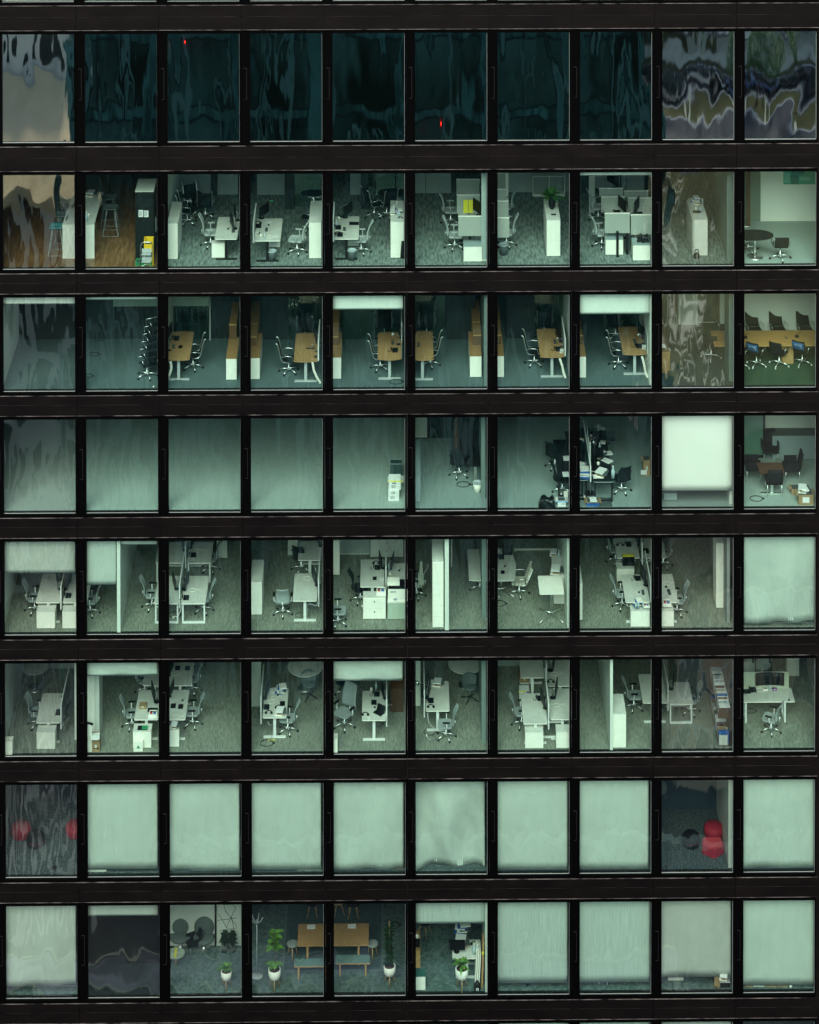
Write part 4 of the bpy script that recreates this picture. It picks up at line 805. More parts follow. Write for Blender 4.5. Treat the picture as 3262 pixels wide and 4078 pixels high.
chair('dark', 912, 418, 160, 'black chair in front of dark screen'); o = thing('flip_chart', 'black upright display board in shadow', 'display board', at(970, 370)); M().box(-.45, .45, 0, .05, .35, 1.75).build('board', blackm, o); M().tube([(-.4, .02, .35), (-.4, .02, 0)], .02, 6).tube([(.4, .02, .35), (.4, .02, 0)], .02, 6).build('leg', blackm, o); M().box(-.43, -.33, -.006, -.001, .6, 1.6).build('brown_strip', darkb, o)
desk(985, 1062, 372, 235, 'dark table with chrome leg', top=darkf, lm=chrome, edgem=blackm, group='dark tables', two=False); item('ring', 940, 500, 'black floor cable with plug', 0, sc=1.3)
item('wbin', 1037, 550, 'white bin with pale liner', 0, sc=1.0); swall(0, X=15.4, y0=.8, y1=6, th=.13, m=mat('green grey pier', (.19, .25, .225), .7))
W('4b', 7)
chair('dark', 1620, 530, 95, 'nearer black chair at mullion'); chair('dark', 1570, 360, 150, 'farther black chair in shadow')
item('bag', 1515, 655, 'black bin bag on the floor', 0, sc=1.1); o, h_ = carton(1592, 1648, 612, 677, 'white and blue box by the bag', 0, .25, paper, None, False); M().box(-.18, .18, -.1275, -.1255, h_*.75, h_*.92).build('blue_band', mat('sky blue', (.1, .42, .7), .5), o)
M().box(.0, .1, -.1275, -.1255, h_*.4, h_*.5).build('blue_mark', bluem, o)
item('sqbin', 1645, 595, 'white tray near the box', 0, sc=.5); item('paper', 1645, 430, 'white sheets on desk edge', .75); item('paper', 1650, 320, 'farther white sheets', .75)
desk(1590, 1770, 445, 190, 'dark desk running behind mullion', top=darkf, lm=blackm, edgem=blackm, group='dark tables', leg='U')
W('4c', 8)
desk(212, 345, 470, 130, 'black framed desk heaped with things', top=darkf, lm=blackm, edgem=greyb, group='dark tables', leg='U'); desk(60, 172, 458, 130, 'left cluttered black framed desk', top=darkf, lm=blackm, edgem=greyb, group='dark tables', leg='U')
o = thing('floor_pole', 'slim pale pole rising among the clutter', 'pole', at(186, 548)); M().tube([(0, 0, 0), (0, 0, 1.7)], .022, 8).tube([(0, 0, 1.2), (-.05, .9, 1.9)], .015, 6).build('shaft', alum, o); M().lathe([(.19, 0), (.19, .01), (.02, .02)], n=24).build('base', blackm, o)
screen(186, 470, .74, 1.25, 3.0, 'dark thin divider between cluttered desks', m=mat('petrol screen', (.03, .07, .075), .5))
random.seed(3); kinds = ['paper', 'cup', 'phone', 'bottle', 'books', 'cable', 'keyb', 'head', 'lamp', 'monitor']
spots = [(240, 435), (270, 425), (300, 330), (250, 265), (280, 200), (255, 160), (225, 385), (225, 340), (150, 430), (150, 380), (140, 310), (135, 250), (130, 200), (160, 180), (205, 415), (140, 400), (228, 230), (150, 120), (250, 110), (235, 150), (300, 220), (120, 350), (210, 300), (165, 290), (215, 265), (255, 300), (240, 360), (300, 280)]
words = ['nearest', 'second', 'third', 'fourth', 'fifth', 'sixth', 'seventh', 'eighth', 'ninth', 'tenth']
cnt = {}
for i, (x, y) in enumerate(spots):
    k = (['paper', 'books', 'paper', 'bottle', 'paper', 'lamp', 'phone', 'monitor', 'books2', 'paper', 'monitor', 'cup', 'monitor', 'books', 'cable', 'bottle', 'monitor', 'lamp', 'paper', 'head', 'monitor', 'paper', 'cable', 'bottle', 'lamp', 'books', 'cup', 'paper'])[i]
    cnt[k, x > 190] = cnt.get((k, x > 190), 0)+1
    item(k, x, y, '%s %s on the cluttered %s desk' % (words[cnt[k, x > 190]-1], {'paper': 'paper heap', 'books': 'box pile', 'books2': 'blue box pile', 'bottle': 'bottle', 'lamp': 'lamp arm', 'phone': 'phone', 'monitor': 'monitor', 'cup': 'white mug', 'cable': 'cable knot', 'head': 'headset'}[k], 'right' if x > 190 else 'left'), .735, (i*67 % 180)-90, 1.0 if k == 'monitor' else 1.15)
item('bottle', 340, 445, 'tall clear spray bottle at desk corner', .735, sc=1.6); o, h_ = carton(168, 250, 608, 658, 'open brown box with blue front', 0, .3, card, None, False); M().box(-.2, .2, -.155, -.1515, 0, h_*.8).build('blue_front', bluem, o); M().lathe([(.03, 0), (.03, .003)], (0, 0, 0), 12).build('white_disc', paper, o)
item('paper', 210, 615, 'white sheets in open box', .22); item('cup', 150, 585, 'white cup on floor', .0)
o = thing('floor_mat', 'dark crumpled mat beside open box', 'mat', at(283, 637)); M().grid(lambda u, v: ((u-.5)*.5, v*.5, .015+.01*math.sin(u*9+v*4)), 8, 8, (0, 0, .01)).build('cloth', greyd, o); M().box(-.25, .25, -.012, .0, .001, .02).build('hem', black, o)
chair('dark', 397, 515, -160, 'black chair right of cluttered desk')
o, h_ = carton(545, 590, 365, 432, 'brown carton with white label, right edge', 0, .4, card); carton(545, 590, 325, 362, 'small box atop the carton', h_, .3, card, None, False)
M().box(-.2, .0, -.205, -.2015, .05, .2).build('white_label', paper, o); bwall(110, 600, -30, walld)
W('4c', 9)
blind(665, 1140, 529, 'white blind lowered most of the way', m=mat('bright blind fabric', (.85, .88, .80), .85)); cab(682, 770, 533, 545, 597, 'grey low cube under blind', 'low_cube', 'box', body=greyb, top=greyb); item('keyb', 792, 630, 'small blue dark pen on floor', 0, sc=.15); swall(0, X=23.43, y0=.4, y1=5, th=.1, m=wallm)
W('4c', 10)
bwall(1285, 1900, 275, mat('cream wall', (.8, .82, .68), .8)); bwall(1200, 1284, 295, walld, th=.05)
o = thing('glass_door', 'green glass door in black frame, at left', 'door', (onY(1220, 290, at(1250, 297).y).x, at(1250, 297).y-.12, FZ(4))); w = .62; M().box(0, w, 0, .03, .1, 3.0).build('pane', mat('green glass', (.12, .25, .18), .2), o); M().box(0, w+.08, -.01, .04, 0, .099).box(w, w+.08, -.01, .04, .0995, 3.05).build('frame', black, o); M().box(w-.05, w+.05, -.05, -.02, 1.5, 1.52).box(w-.05, w-.03, -.02, -.001, 1.5, 1.52).build('handle', chrome, o)
cab(1412, 1760, 108, 157, 325, 'long grey sideboard against cream wall', 'sideboard', body=greyb, top=mat('dark sideboard top', (.07, .10, .09), .6))
for x, y, a, t in ((1395, 330, 0, 'rear'), (1280, 450, 90, 'left'), (1540, 455, -90, 'right'), (1420, 545, 180, 'front')): chair('side', x, y, a, 'black square chair at %s of dark table' % t, .0, 1.05)
o = desk(1327, 1497, 415, 340, 'dark square table among black chairs', top=darkb, lm=chrome, edgem=black, group='dark tables', two=False)
item('ring', 1303, 585, 'black floor cable ring', 0, sc=1.3)
o, h_ = carton(1592, 1692, 560, 637, 'large open brown carton at right', 0, .4, card, None, False); M().box(-.12, .1, -.205, -.2015, .08, .26).build('white_label', paper, o)
item('books', 1625, 530, 'brown box and papers inside carton', h_, sc=1.1); item('paper', 1630, 520, 'white sheets over the carton', h_+.1); carton(1540, 1600, 520, 560, 'brown flap box behind carton', .0, .3, card, None, False)
# ---------------------------------------------------------------- row 5
def twin(xl0, xl1, xr0, xr1, yf, yr, dl, dr, leg='T'):
    if dl: desk(xl0, xl1, yf, yr, dl, leg)
    if dr: desk(xr0, xr1, yf, yr, dr, leg)
W('5a', 1)
blind(28, 526, 281, 'pale translucent blind lowered a third'); swall(0, X=onY(35, 550, .6).x-.14, y0=.5, y1=6)
twin(250, 420, 440, 610, 492, 290, 'left desk below blind', 'right desk cut by mullion'); screen(424, 540, .45, 1.2, 1.8, 'pale divider between desks')
cab(257, 385, 506, 553, 677, 'left white pedestal', sidepan=0); cab(438, 560, 506, 553, 677, 'right white pedestal')
chair('mesh', 243, 530, 90, 'grey mesh chair at desk left'); item('monitor', 405, 400, 'left black monitor', yaw=-80); item('monitor', 480, 400, 'right black monitor', yaw=80); item('phone', 480, 450, 'black phone on right desk'); item('monitor', 395, 340, 'farther left monitor', yaw=-80)
bwall(30, 524, 190, frostm)
CUR['c'] = 2
blind(603, 815, 363, 'narrow pale blind left of wall'); blind(852, 1102, 83, 'narrow raised blind strip right of wall')
swall(0, X=onY(822, 700, .24).x, y0=.2, y1=7, th=.11)
chair('mesh', 632, 548, -90, 'mesh chair left of partition'); chair('mesh', 1065, 505, 90, 'mesh chair right of partition')
CUR['c'] = 3
twin(1080, 1252, 1270, 1440, 498, 305, 'left front desk with frame legs', 'right front desk with frame legs', 'U'); twin(1090, 1290, 1310, 1478, 213, 70, 'left rear desk', 'right rear desk', 'U')
screen(1256, 530, .45, 1.2, 2.0, 'front divider between desk pairs'); screen(1298, 250, .45, 1.2, 1.9, 'rear divider between desk pairs')
for x, y, a, t in ((1220, 400, -75, 'front left'), (1310, 400, 80, 'front right'), (1280, 130, -80, 'rear left'), (1350, 110, 80, 'rear right')): item('monitor', x, y, t+' black monitor', yaw=a)
item('phone', 1305, 465, 'black phone on front desk'); item('phone', 1355, 165, 'black phone on rear desk'); item('paper', 1355, 187, 'cyan card on rear desk', sc=.6)['label']; item('cable', 1350, 405, 'white cable curl on front desk'); item('cable', 1385, 130, 'white cable on rear desk'); item('mouse', 1295, 410, 'mouse by screen')
chair('mesh', 1428, 530, -90, 'mesh chair right of front desk'); chair('mesh', 1475, 245, -90, 'mesh chair right of rear desk'); item('ring', 1225, 578, 'black floor cable loop', 0, sc=1.2)
p = at(1265, 600); o = thing('cable_hose', 'white cable hose from divider to floor', 'cable', (p.x, p.y, FZ(5))); M().tube([(0, .3, .62), (.02, .2, .4), (0, .1, .2), (-.08, 0, .04), (-.2, 0, .05)], .022, 8).build('hose', white, o); M().box(-.26, -.2, -.03, .03, .0, .05).build('plug_end', white, o)
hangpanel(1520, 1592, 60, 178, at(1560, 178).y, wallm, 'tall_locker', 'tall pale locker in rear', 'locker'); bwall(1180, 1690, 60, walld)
swall(0, X=7.66, y0=.9, y1=5, th=.05, m=mat('green grey pier', (.19, .25, .225), .7))
W('5b', 4)
o = cab(47, 125, 190, 343, 575, 'white three drawer cabinet along left', 'drawer_cabinet', nd=3, doors=2); 
chair('mesh', 273, 545, 180, 'pale mesh chair facing away'); desk(342, 508, 475, 285, 'pale desk with single post leg'); desk(378, 540, 193, 60, 'rear desk in shade')
screen(518, 515, .35, 1.25, 1.9, 'pale divider right of desk'); item('monitor', 492, 370, 'black monitor by divider', yaw=-75, sc=1.1); item('cable', 440, 320, 'white cable curl'); item('mouse', 492, 340, 'black mouse', sc=.8); item('monitor', 515, 95, 'rear black monitor', yaw=-75); item('bottle', 500, 300, 'teal tinted bottle')
chair('dark', 400, 240, 160, 'dark chair under rear desk'); item('ring', 395, 575, 'black floor cable', 0); hangpanel(308, 378, 50, 158, at(350, 158).y, wallm, 'tall_locker', 'pale locker behind rear desk', 'locker')
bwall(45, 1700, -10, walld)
p = at(440, 600); o = thing('cable_hose', 'grey hose looping under desk', 'cable', (p.x, p.y, FZ(5))); M().tube([(0, 0, .02), (.04, 0, .3), (.0, 0, .45), (.1, .0, .5), (.3, .0, .42), (.38, .0, .6)], .014, 8).build('hose', alum, o); M().box(-.03, .03, -.03, .03, 0, .02).build('plug_end', white, o)
W('5b', 5)
p = at(640, 298); o = cab(612, 667, 20, 55, 298, 'tall pale drawer cabinet in rear', 'drawer_cabinet', nd=3)
hangpanel(668, 875, 50, 153, at(770, 153).y, frostm, 'sliding_cupboard', 'grey sliding door cupboard at rear', 'cupboard')
cab(880, 1108, 20, 52, 175, 'wide pale cupboard rear, two bays', 'wide_cupboard', body=offw, nd=2, knobs=True)
desk(810, 977, 377, 188, 'pale desk behind the pedestals'); screen(985, 395, .5, 1.25, 1.9, 'slim divider beside desk'); desk(998, 1165, 377, 215, 'right desk behind printer')
for x, y, k, t, a in ((950, 250, 'monitor', 'left of divider black monitor', -80), (1035, 255, 'monitor', 'tall tilted monitor', 80), (1080, 267, 'mouse', 'black mouse', 0), (910, 320, 'flatlap', 'black slim pad', 90), (930, 250, 'phone', 'black phone', 0), (920, 215, 'head', 'black headset', 0), (1010, 260, 'bottle', 'pale bottle', 0), (960, 325, 'paper', 'red and blue slips', 0), (1015, 300, 'cup', 'white mug', 0)): item(k, x, y, t, yaw=a, sc=.6 if k in ('flatlap', 'paper') else 1)
o = cab(830, 987, 408, 450, 605, 'white two drawer pedestal', nd=2, knobs=True); SH = hg(900, 450, o.location.y); item('caddy', 955, 425, 'white caddy on pedestal', SH, sc=1.2)
o = cab(1000, 1120, 440, 487, 606, 'pale green low cabinet', 'low_cabinet', body=mat('pale green', (.42, .50, .40), .6)); SH = hg(1050, 487, o.location.y)
pr = thing('printer', 'white and black office printer on cabinet', 'printer', at(1062, 478, SH)); M().box(-.28, .4, 0, .4, 0, .4).build('body', white, pr); M().box(-.27, .4, .0, .4, .4005, .5).build('scanner', black, pr); M().box(-.3, .1, .02, .3, .5005, .62).build('paper_tray', white, pr); M().box(-.1, .02, -.012, -.001, .03, .1).build('badge', greyb, pr); M().box(-.2, -.02, -.008, -.001, .28, .34).build('buttons', alum, pr)
chair('mesh', 655, 615, 90, 'mesh chair cut by mullion'); chair('dark', 810, 455, 90, 'dark chair behind desk left')
W('5b', 6)
o = cab(1312, 1388, 45, 200, 664, 'tall six drawer white cabinet', 'drawer_cabinet', nd=6); M().lathe([(.05, 0), (.05, .06), (.02, .08)], (0, 0, 0), 10)
item('cup', 1330, 165, 'green top on tall cabinet', 2.0, sc=.01) if False else None
swall(0, X=onY(1397, 690, .24).x, y0=.2, y1=4.2, th=.13); bwall(1440, 1448, 240, white, th=.05, name='door_post')
chair('mesh', 1200, 420, -100, 'mesh chair draped with jacket'); p = at(1232, 380, .45); o = thing('hanging_jacket', 'pale jacket hung on the chair', 'jacket', p); M().grid(lambda u, v: ((u-.5)*.16*(1.3-v*.8), .05*math.sin(u*8+v*3), .0+v*.75), 8, 8, (0, .22, 0)).build('cloth', mat('pale cloth', (.42, .45, .38), .9), o); M().tube([(0, .1, .72), (.01, .1, .8)], .04, 8).build('collar', mat('pale cloth', (.4, .4, .3), .9), o)
chair('leather', 1640, 380, -90, 'pale leather chair at pier'); swall(0, X=15.42, y0=.9, y1=6, th=.14, m=mat('green grey pier', (.19, .25, .225), .7))
W('5c', 7)
p = at(180, 470, .73); pts = []; o = thing('curved_table', 'large pale table with bowed sides', 'table', (p.x, p.y, FZ(5))); w = (at(275, 465, .73).x-p.x); D = at(180, 165, .73).y-p.y
pts = [(-1.2, .03), (-.3, -.03), (w-.05, 0), (w, .08), (w+.08, D*.5), (w-.02, D*.9), (w-.1, D), (-.2, D+.06), (-1.2, D)]
M().prism(pts, .7, .73).build('tabletop', deskw, o); b = M(); [b.tube([(-.12, D*.3, .12), (-.12+dx, D*.3+dy, .05), (-.12+dx*1.05, D*.3+dy*1.05, .0)], .018, 6) for dx, dy in ((.38, -.28), (-.1, -.35), (-.35, .2), (.3, .3))]; b.tube([(-.12, D*.3, .1), (-.12, D*.3, .69)], .025, 8).build('base', chrome, o)
item('laptop', 200, 205, 'black laptop on bowed table'); item('phone', 140, 250, 'black phone on bowed table'); item('mouse', 175, 335, 'black mouse on bowed table'); item('flatlap', 153, 392, 'black pad on bowed table', yaw=90, sc=.6); item('cable', 100, 335, 'white cable on bowed table', sc=.6); item('paper', 100, 180, 'lime note on bowed table', sc=.6)
chair('leather', 315, 580, -90, 'cream leather chair with chrome arms'); item('ring', 120, 700, 'black floor cable loop', 0, sc=1.3)
p = at(515, 605, 1.05); q = at(757, 605, 1.05); o = thing('high_table', 'pale square high table on chrome post', 'table', (p.x, p.y, FZ(5))); w = q.x-p.x; D = at(635, 425, 1.05).y-p.y; M().rbox(0, w, 0, D, 1.025, 1.05, .04).build('tabletop', white, o)
M().tube([(w/2, D*.45, .15), (w/2, D*.45, 1.02)], .024, 8).tube([(w/2+.05, D*.45, .15), (w/2+.05, D*.45, 1.02)], .012, 6).build('column', chrome, o); b = M(); [b.tube([(w/2, D*.45, .16), (w/2+dx, D*.45+dy, .07), (w/2+dx*1.05, D*.45+dy*1.05, .0)], [.022, .016, .02], 6) for dx, dy in ((.36, -.38), (-.36, -.38), (.36, .38), (-.36, .38))]; b.build('base', chrome, o)
o = cab(655, 757, 172, 420, 708, 'long low white cabinet by wall', 'sideboard'); SH = 1.0
SH = hg(700, 608, o.location.y)
item('books', 665, 215, 'brown leather case at far end', .95, sc=.9); item('books', 690, 390, 'brown leather bag on cabinet', .95, sc=1.2); item('bottle', 703, 250, 'small bottle on cabinet', .95)
swall(0, X=onY(785, 940, .3).x, y0=.3, y1=6, th=.1); o = thing('floor_rail', 'low white rail across the room', 'rail', at(265, 192)); M().box(0, 1.75, 0, .05, .05, .1).build('bar', offw, o); M().box(.02, .06, 0, .05, 0, .05).box(1.7, 1.74, 0, .05, 0, .05).build('foot', offw, o)
W('5c', 8)
cab(860, 935, 280, 495, 865, 'sliver of white drawer cabinet', 'drawer_cabinet', nd=3)
desk(1360, 1598, 685, 415, 'pale front desk with keyboard', group='height adjustable desks'); desk(1275, 1500, 250, 55, 'pale rear desk'); desk(1535, 1760, 250, 55, 'rear desk past the divider')
screen(1517, 330, .45, 1.25, 2.0, 'rear divider screen'); screen(1602, 690, .6, 1.25, 1.9, 'front divider at mullion')
o = cab(1273, 1445, 292, 355, 490, 'middle white pedestal'); SH = hg(1350, 355, o.location.y); p = at(1388, 330, SH); o = thing('shopping_bag', 'black and yellow bag on middle pedestal', 'bag', p); M().box(-.2, .2, 0, .16, 0, .3).build('sack', black, o); M().box(-.19, .19, .02, .14, .3005, .33).build('yellow_top', yellp, o)
cab(1412, 1598, 705, 767, 945, 'front white pedestal full of things'); SH = .6
for x, y, k, t in ((1480, 715, 'books2', 'magazine tray'), (1460, 758, 'bottle', 'short black bottle'), (1485, 758, 'bottle', 'second black bottle'), (1532, 748, 'bottle', 'lime green bottle'), (1565, 742, 'caddy', 'white caddy box')): item(k, x, y-8, t+' on front pedestal', .62, sc=.8)
item('monitor', 1530, 520, 'large curved black monitor', yaw=-80, sc=1.3); item('phone', 1480, 460, 'black phone with looped cord'); item('keyb', 1530, 590, 'black keyboard', yaw=90, sc=.7); item('mouse', 1490, 590, 'black mouse'); item('head', 1305, 125, 'black round thing on rear desk'); item('phone', 1390, 125, 'black phone on rear desk'); item('monitor', 1470, 130, 'rear black monitor', yaw=-80); item('phone', 1560, 190, 'phone past rear divider')
chair('mesh', 1325, 700, 90, 'pale mesh chair at front desk'); chair('mesh', 1262, 260, 95, 'mesh chair at rear desk')
W('5d', 9)
desk(110, 345, 682, 407, 'desk continuing from the mullion'); cab(180, 306, 697, 767, 936, 'white pedestal with white caddy'); item('caddy', 235, 715, 'white caddy with red and blue', .62, sc=1.1); item('keyb', 257, 585, 'grey keyboard', yaw=95, sc=.8); item('mouse', 228, 537, 'brown black mouse', sc=1.2); item('cable', 235, 500, 'white cable above mouse')
chair('mesh', 335, 760, -90, 'mesh chair facing left'); chair('mesh', 200, 300, -90, 'chair at rear desk')
o = cab(722, 813, -30, 103, 745, 'tall white cabinet of six segments', 'drawer_cabinet', nd=6, sidepan=6); swall(0, X=onY(818, 745, .6).x, y0=.5, y1=5, th=.1, m=mat('dim wall', (.3, .32, .3), .8))
bwall(178, 700, -20, walld); swall(0, X=23.75, y0=.3, y1=5, th=.1)
W('5d', 10)
blind(988, 1688, 882, 'large pale blind with soft creases', fold=.06)
# ---------------------------------------------------------------- row 6
W('6a', 1)
swall(0, X=onY(35, 530, .5).x-.14, y0=.4, y1=6); desk(252, 420, 472, 265, 'single pale desk'); cab(257, 387, 486, 535, 661, 'white pedestal under desk'); screen(425, 515, .45, 1.25, 2.0, 'tall pale divider right of desk')
chair('mesh', 262, 470, 80, 'mesh chair left of desk'); item('flatlap', 415, 400, 'dark device by divider', yaw=90); item('mouse', 435, 290, 'dark small device'); item('sqbin', 62, 680, 'white square waste bin at left', 0, sc=1.05)
round_table(245, 80, .45, .73, 'dim round table at the rear'); bwall(30, 524, 95, frostm)
CUR['c'] = 2
blind(605, 1103, 138, 'creased pale blind lowered slightly', fold=.015)
o = thing('open_door', 'white cupboard door standing left of shadow', 'door', at(610, 590)); q = at(665, 590); w = q.x-o.location.x; M().box(-.4, w, 0, .05, 0, 2.7).build('leaf', white, o); M().box(w+.01, w+.15, 0, .9, 0, 2.75).build('jamb', offw, o)
desk(940, 1108, 450, 243, 'pale desk with brown box'); o = cab(933, 1060, 478, 530, 652, 'white pedestal with green mat'); SH = hg(1000, 530, o.location.y); it = item('flatlap', 1000, 510, 'green and dark mat', SH)
MB_ = M().box(-.02, .17, -.1, .1, .021, .026).build('green_sheet', greenp, it)
chair('mesh', 925, 478, 95, 'mesh chair left of desk'); carton(975, 1025, 358, 378, 'brown box on desk', .732, .25, card); item('flatlap', 1070, 385, 'black laptop on desk'); item('monitor', 1075, 330, 'black monitor at mullion', yaw=-75, sc=1.2); item('caddy', 1075, 425, 'white and yellow caddy', sc=1.1); item('paper', 1060, 435, 'white tray on desk front')
o, h_ = carton(642, 697, 625, 686, 'brown box with black arrow, lower', 0, .3, card); M().box(-.1, .1, -.1535, -.1515, .1, .12).box(.06, .1, -.1555, -.154, .08, .14).build('arrow_mark', black, o); carton(642, 697, 575, 622, 'brown box beneath the papers', h_, .3, card); item('paper', 665, 590, 'white papers on brown boxes', h_*2+.02, sc=1.2); o = thing('tilted_lid', 'white lid leaning by the boxes', 'lid', at(620, 690)); M().box(-.1, .1, 0, .03, 0, .9).build('panel', white, o); M().box(-.1, .15, -.01, .04, .9, .95, ry=.3).build('dark_rim', black, o)
p = at(967, 685); o = thing('paper_bag', 'white paper bag with green print', 'bag', p); M().prism([(-.15, 0), (.15, 0), (.15, .14), (-.15, .14)], 0, .32).build('sack', white, o); M().tube([(-.05, .07, .32), (-.04, .07, .4), (.04, .07, .4), (.05, .07, .32)], .006, 5).build('handle', white, o); M().box(-.05, .06, -.004, -.001, .1, .14).box(-.02, .03, -.004, -.001, .141, .19).build('green_print', greenp, o)
desk(1000, 1160, 210, 60, 'rear desk beyond the pillar'); chair('mesh', 1015, 240, 90, 'dim chair in the rear')
CUR['c'] = 3
desk(1135, 1300, 450, 242, 'pale desk with two pads'); cab(1120, 1256, 500, 520, 645, 'white pedestal, right part'); desk(1180, 1340, 210, 50, 'rear desk with two pads')
for x, y, k, t, a in ((1215, 355, 'flatlap', 'black pad near mullion', 90), (1267, 360, 'flatlap', 'black pad in the middle', 90), (1280, 317, 'mouse', 'black mouse', 0), (1235, 430, 'cable', 'small white cable', 0), (1205, 290, 'monitor', 'black monitor at left', 80), (1245, 90, 'flatlap', 'rear left black pad', 90), (1315, 90, 'flatlap', 'rear right black pad', 90), (1200, 140, 'monitor', 'rear black monitor', 80), (1230, 130, 'cable', 'rear white cable', 0)): item(k, x, y, t, yaw=a, sc=.75 if k == 'flatlap' else 1)
item('books', 1230, 500, 'white papers pile atop pedestal', .62, sc=.8); chair('mesh', 1350, 468, -90, 'pale mesh chair facing left'); chair('mesh', 1345, 230, -90, 'rear mesh chair')
swall(0, X=7.66, y0=.4, y1=5, th=.05, m=mat('green grey pier', (.19, .25, .225), .7))
W('6b', 4)
M().box(onY(45, 355, at(80, 355).y).x-.3, onY(122, 355, at(80, 355).y).x, at(80, 355).y, at(80, 355).y+.15, FZ(6), FZ(6)+3.08).build('partition_wall', wallm, bld)
screen(118, 475, .35, 1.25, 1.8, 'pale divider at desk left'); desk(132, 298, 432, 228, 'busy pale desk'); chair('mesh', 308, 508, -95, 'mesh chair tucked at desk')
for x, y, k, t, a in ((270, 335, 'flatlap', 'black pad', 90), (238, 276, 'mouse', 'black mouse', 0), (245, 362, 'head', 'black headphones on desk', 0), (262, 400, 'books', 'stacked papers at front', 0), (175, 400, 'head', 'black headset cables', 0), (160, 365, 'phone', 'black phone', 0), (165, 300, 'monitor', 'black monitor at divider', 80), (262, 250, 'books2', 'dark folders at rear', 0), (205, 245, 'paper', 'white sheet at rear', 0), (190, 325, 'cable', 'white cable loop', 0), (215, 295, 'cable', 'lime cable loop', 0)): item(k, x, y, t, yaw=a, sc=.75 if k in ('flatlap',) else 1)
item('ring', 162, 610, 'yellow black floor cable ring', 0, sc=1.3); round_table(430, 75, .6, .73, 'round pale table in rear', deskw); chair('shell', 455, 270, 20, 'grey green shell chair, star foot')
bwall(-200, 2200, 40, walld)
p = at(190, 590); o = thing('cable_hose', 'thin pale hose from desk to floor', 'cable', (p.x, p.y, FZ(6))); M().tube([(-.1, .0, .62), (-.05, 0, .5), (.08, 0, .52), (.05, 0, .2), (-.02, 0, .02)], .01, 6).build('hose', alum, o); M().tube([(-.1, 0, .01), (.15, 0, .02)], .01, 5).build('plug_end', yellp, o)
CUR['c'] = 5
blind(614, 1104, 171, 'pale blind with soft V crease', fold=.02)
def big_chair(o): mesh_chair(o, fabg, whitem, 1.15, wide=.52)
p = at(700, 475, .1); p.z = FZ(6); stamp('big', big_chair, 'task_chair', 'tall tufted grey chair facing camera', 'task chair', p, -35, CG['mesh'], 1.1)
desk(822, 988, 450, 245, 'pale desk with laptop'); screen(990, 493, .35, 1.25, 1.9, 'tall divider right of desk'); chair('dark', 700, 250, 100, 'dark chair in far shade')
for x, y, k, t, a in ((905, 327, 'flatlap', 'black pad', 90), (910, 362, 'mouse', 'far black mouse', 0), (912, 392, 'mouse', 'near black mouse', 0), (845, 412, 'head', 'black headphones', 0), (870, 436, 'paper', 'white small charger', 0), (940, 400, 'laptop', 'open black laptop', -40), (965, 300, 'monitor', 'black monitor at divider', -80), (925, 275, 'phone', 'black phone', 0), (885, 245, 'cup', 'clear glass', 0), (920, 235, 'bottle', 'dark bottle', 0), (975, 350, 'cable', 'white cable', 0)): item(k, x, y, t, yaw=a, sc=.8 if k == 'flatlap' else .4 if k == 'paper' else 1)
item('sqbin', 622, 665, 'white square bin at left', 0, sc=1.1); item('ring', 930, 478, 'dark floor cable', 0); cab(1022, 1110, 165, 235, 395, 'brown box shelf behind divider', 'low_shelf', body=darkb, top=brown)
CUR['c'] = 6
M().box(onY(1150, 350, at(1200, 350).y).x, onY(1228, 350, at(1200, 350).y).x, at(1200, 350).y, at(1200, 350).y+.12, FZ(6), FZ(6)+3.08).build('partition_wall', wallm, bld)
screen(1252, 430, .35, 1.25, 1.9, 'tall divider left of desk'); desk(1265, 1430, 385, 178, 'long pale desk, books at rear'); chair('mesh', 1405, 548, -90, 'pale mesh chair tucked in'); item('books', 1357, 200, 'white and black book stack'); item('books', 1318, 200, 'cream books beside stack', sc=.7); item('lamp', 1265, 290, 'silver desk lamp over divider', yaw=0, sc=1.3)
for x, y, k, t, a in ((1275, 240, 'monitor', 'black monitor', 80), (1300, 320, 'phone', 'black phone', 0), (1300, 358, 'head', 'black headset', 0), (1290, 290, 'monitor', 'second thin black monitor', 80)): item(k, x, y, t, yaw=a)
item('ring', 1292, 535, 'brown black floor ring', 0, sc=1.2); round_table(1542, 55, .6, .73, 'round table at rear right', deskw); chair('shell', 1570, 290, 20, 'dim shell chair below round table'); swall(0, X=15.4, y0=.6, y1=6, th=.14, m=mat('green grey pier', (.19, .25, .225), .7))
p = at(1330, 590); o = thing('cable_hose', 'white hose curling beside desk leg', 'cable', (p.x, p.y, FZ(6))); M().tube([(-.25, 0, .9), (-.22, 0, .6), (.0, 0, .35), (0, 0, .05), (-.2, 0, .03), (-.28, 0, .16)], .014, 8).build('hose', alum, o); M().box(-.3, -.26, -.02, .02, .15, .2).build('plug_end', white, o)
W('6c', 7)
desk(355, 595, 670, 372, 'front left desk'); desk(622, 860, 628, 325, 'front right desk'); desk(330, 562, 218, 45, 'rear left desk'); desk(600, 840, 300, 40, 'rear right desk')
screen(600, 725, .45, 1.25, 2.0, 'front divider'); screen(578, 320, .45, 1.25, 2.0, 'rear divider')
for x, y, k, t, a in ((545, 520, 'monitor', 'front left black monitor', -80), (680, 420, 'monitor', 'front right tilted monitor', 80), (520, 430, 'phone', 'black phone on front desk', 0), (655, 150, 'monitor', 'rear right black monitor', 80), (625, 260, 'head', 'dark round object', 0), (680, 490, 'cable', 'white cable on right desk', 0), (660, 185, 'cable', 'white cable on rear desk', 0), (570, 490, 'cable', 'dark cable by divider', 0)): item(k, x, y, t, yaw=a, sc=1.15 if k == 'monitor' else 1)
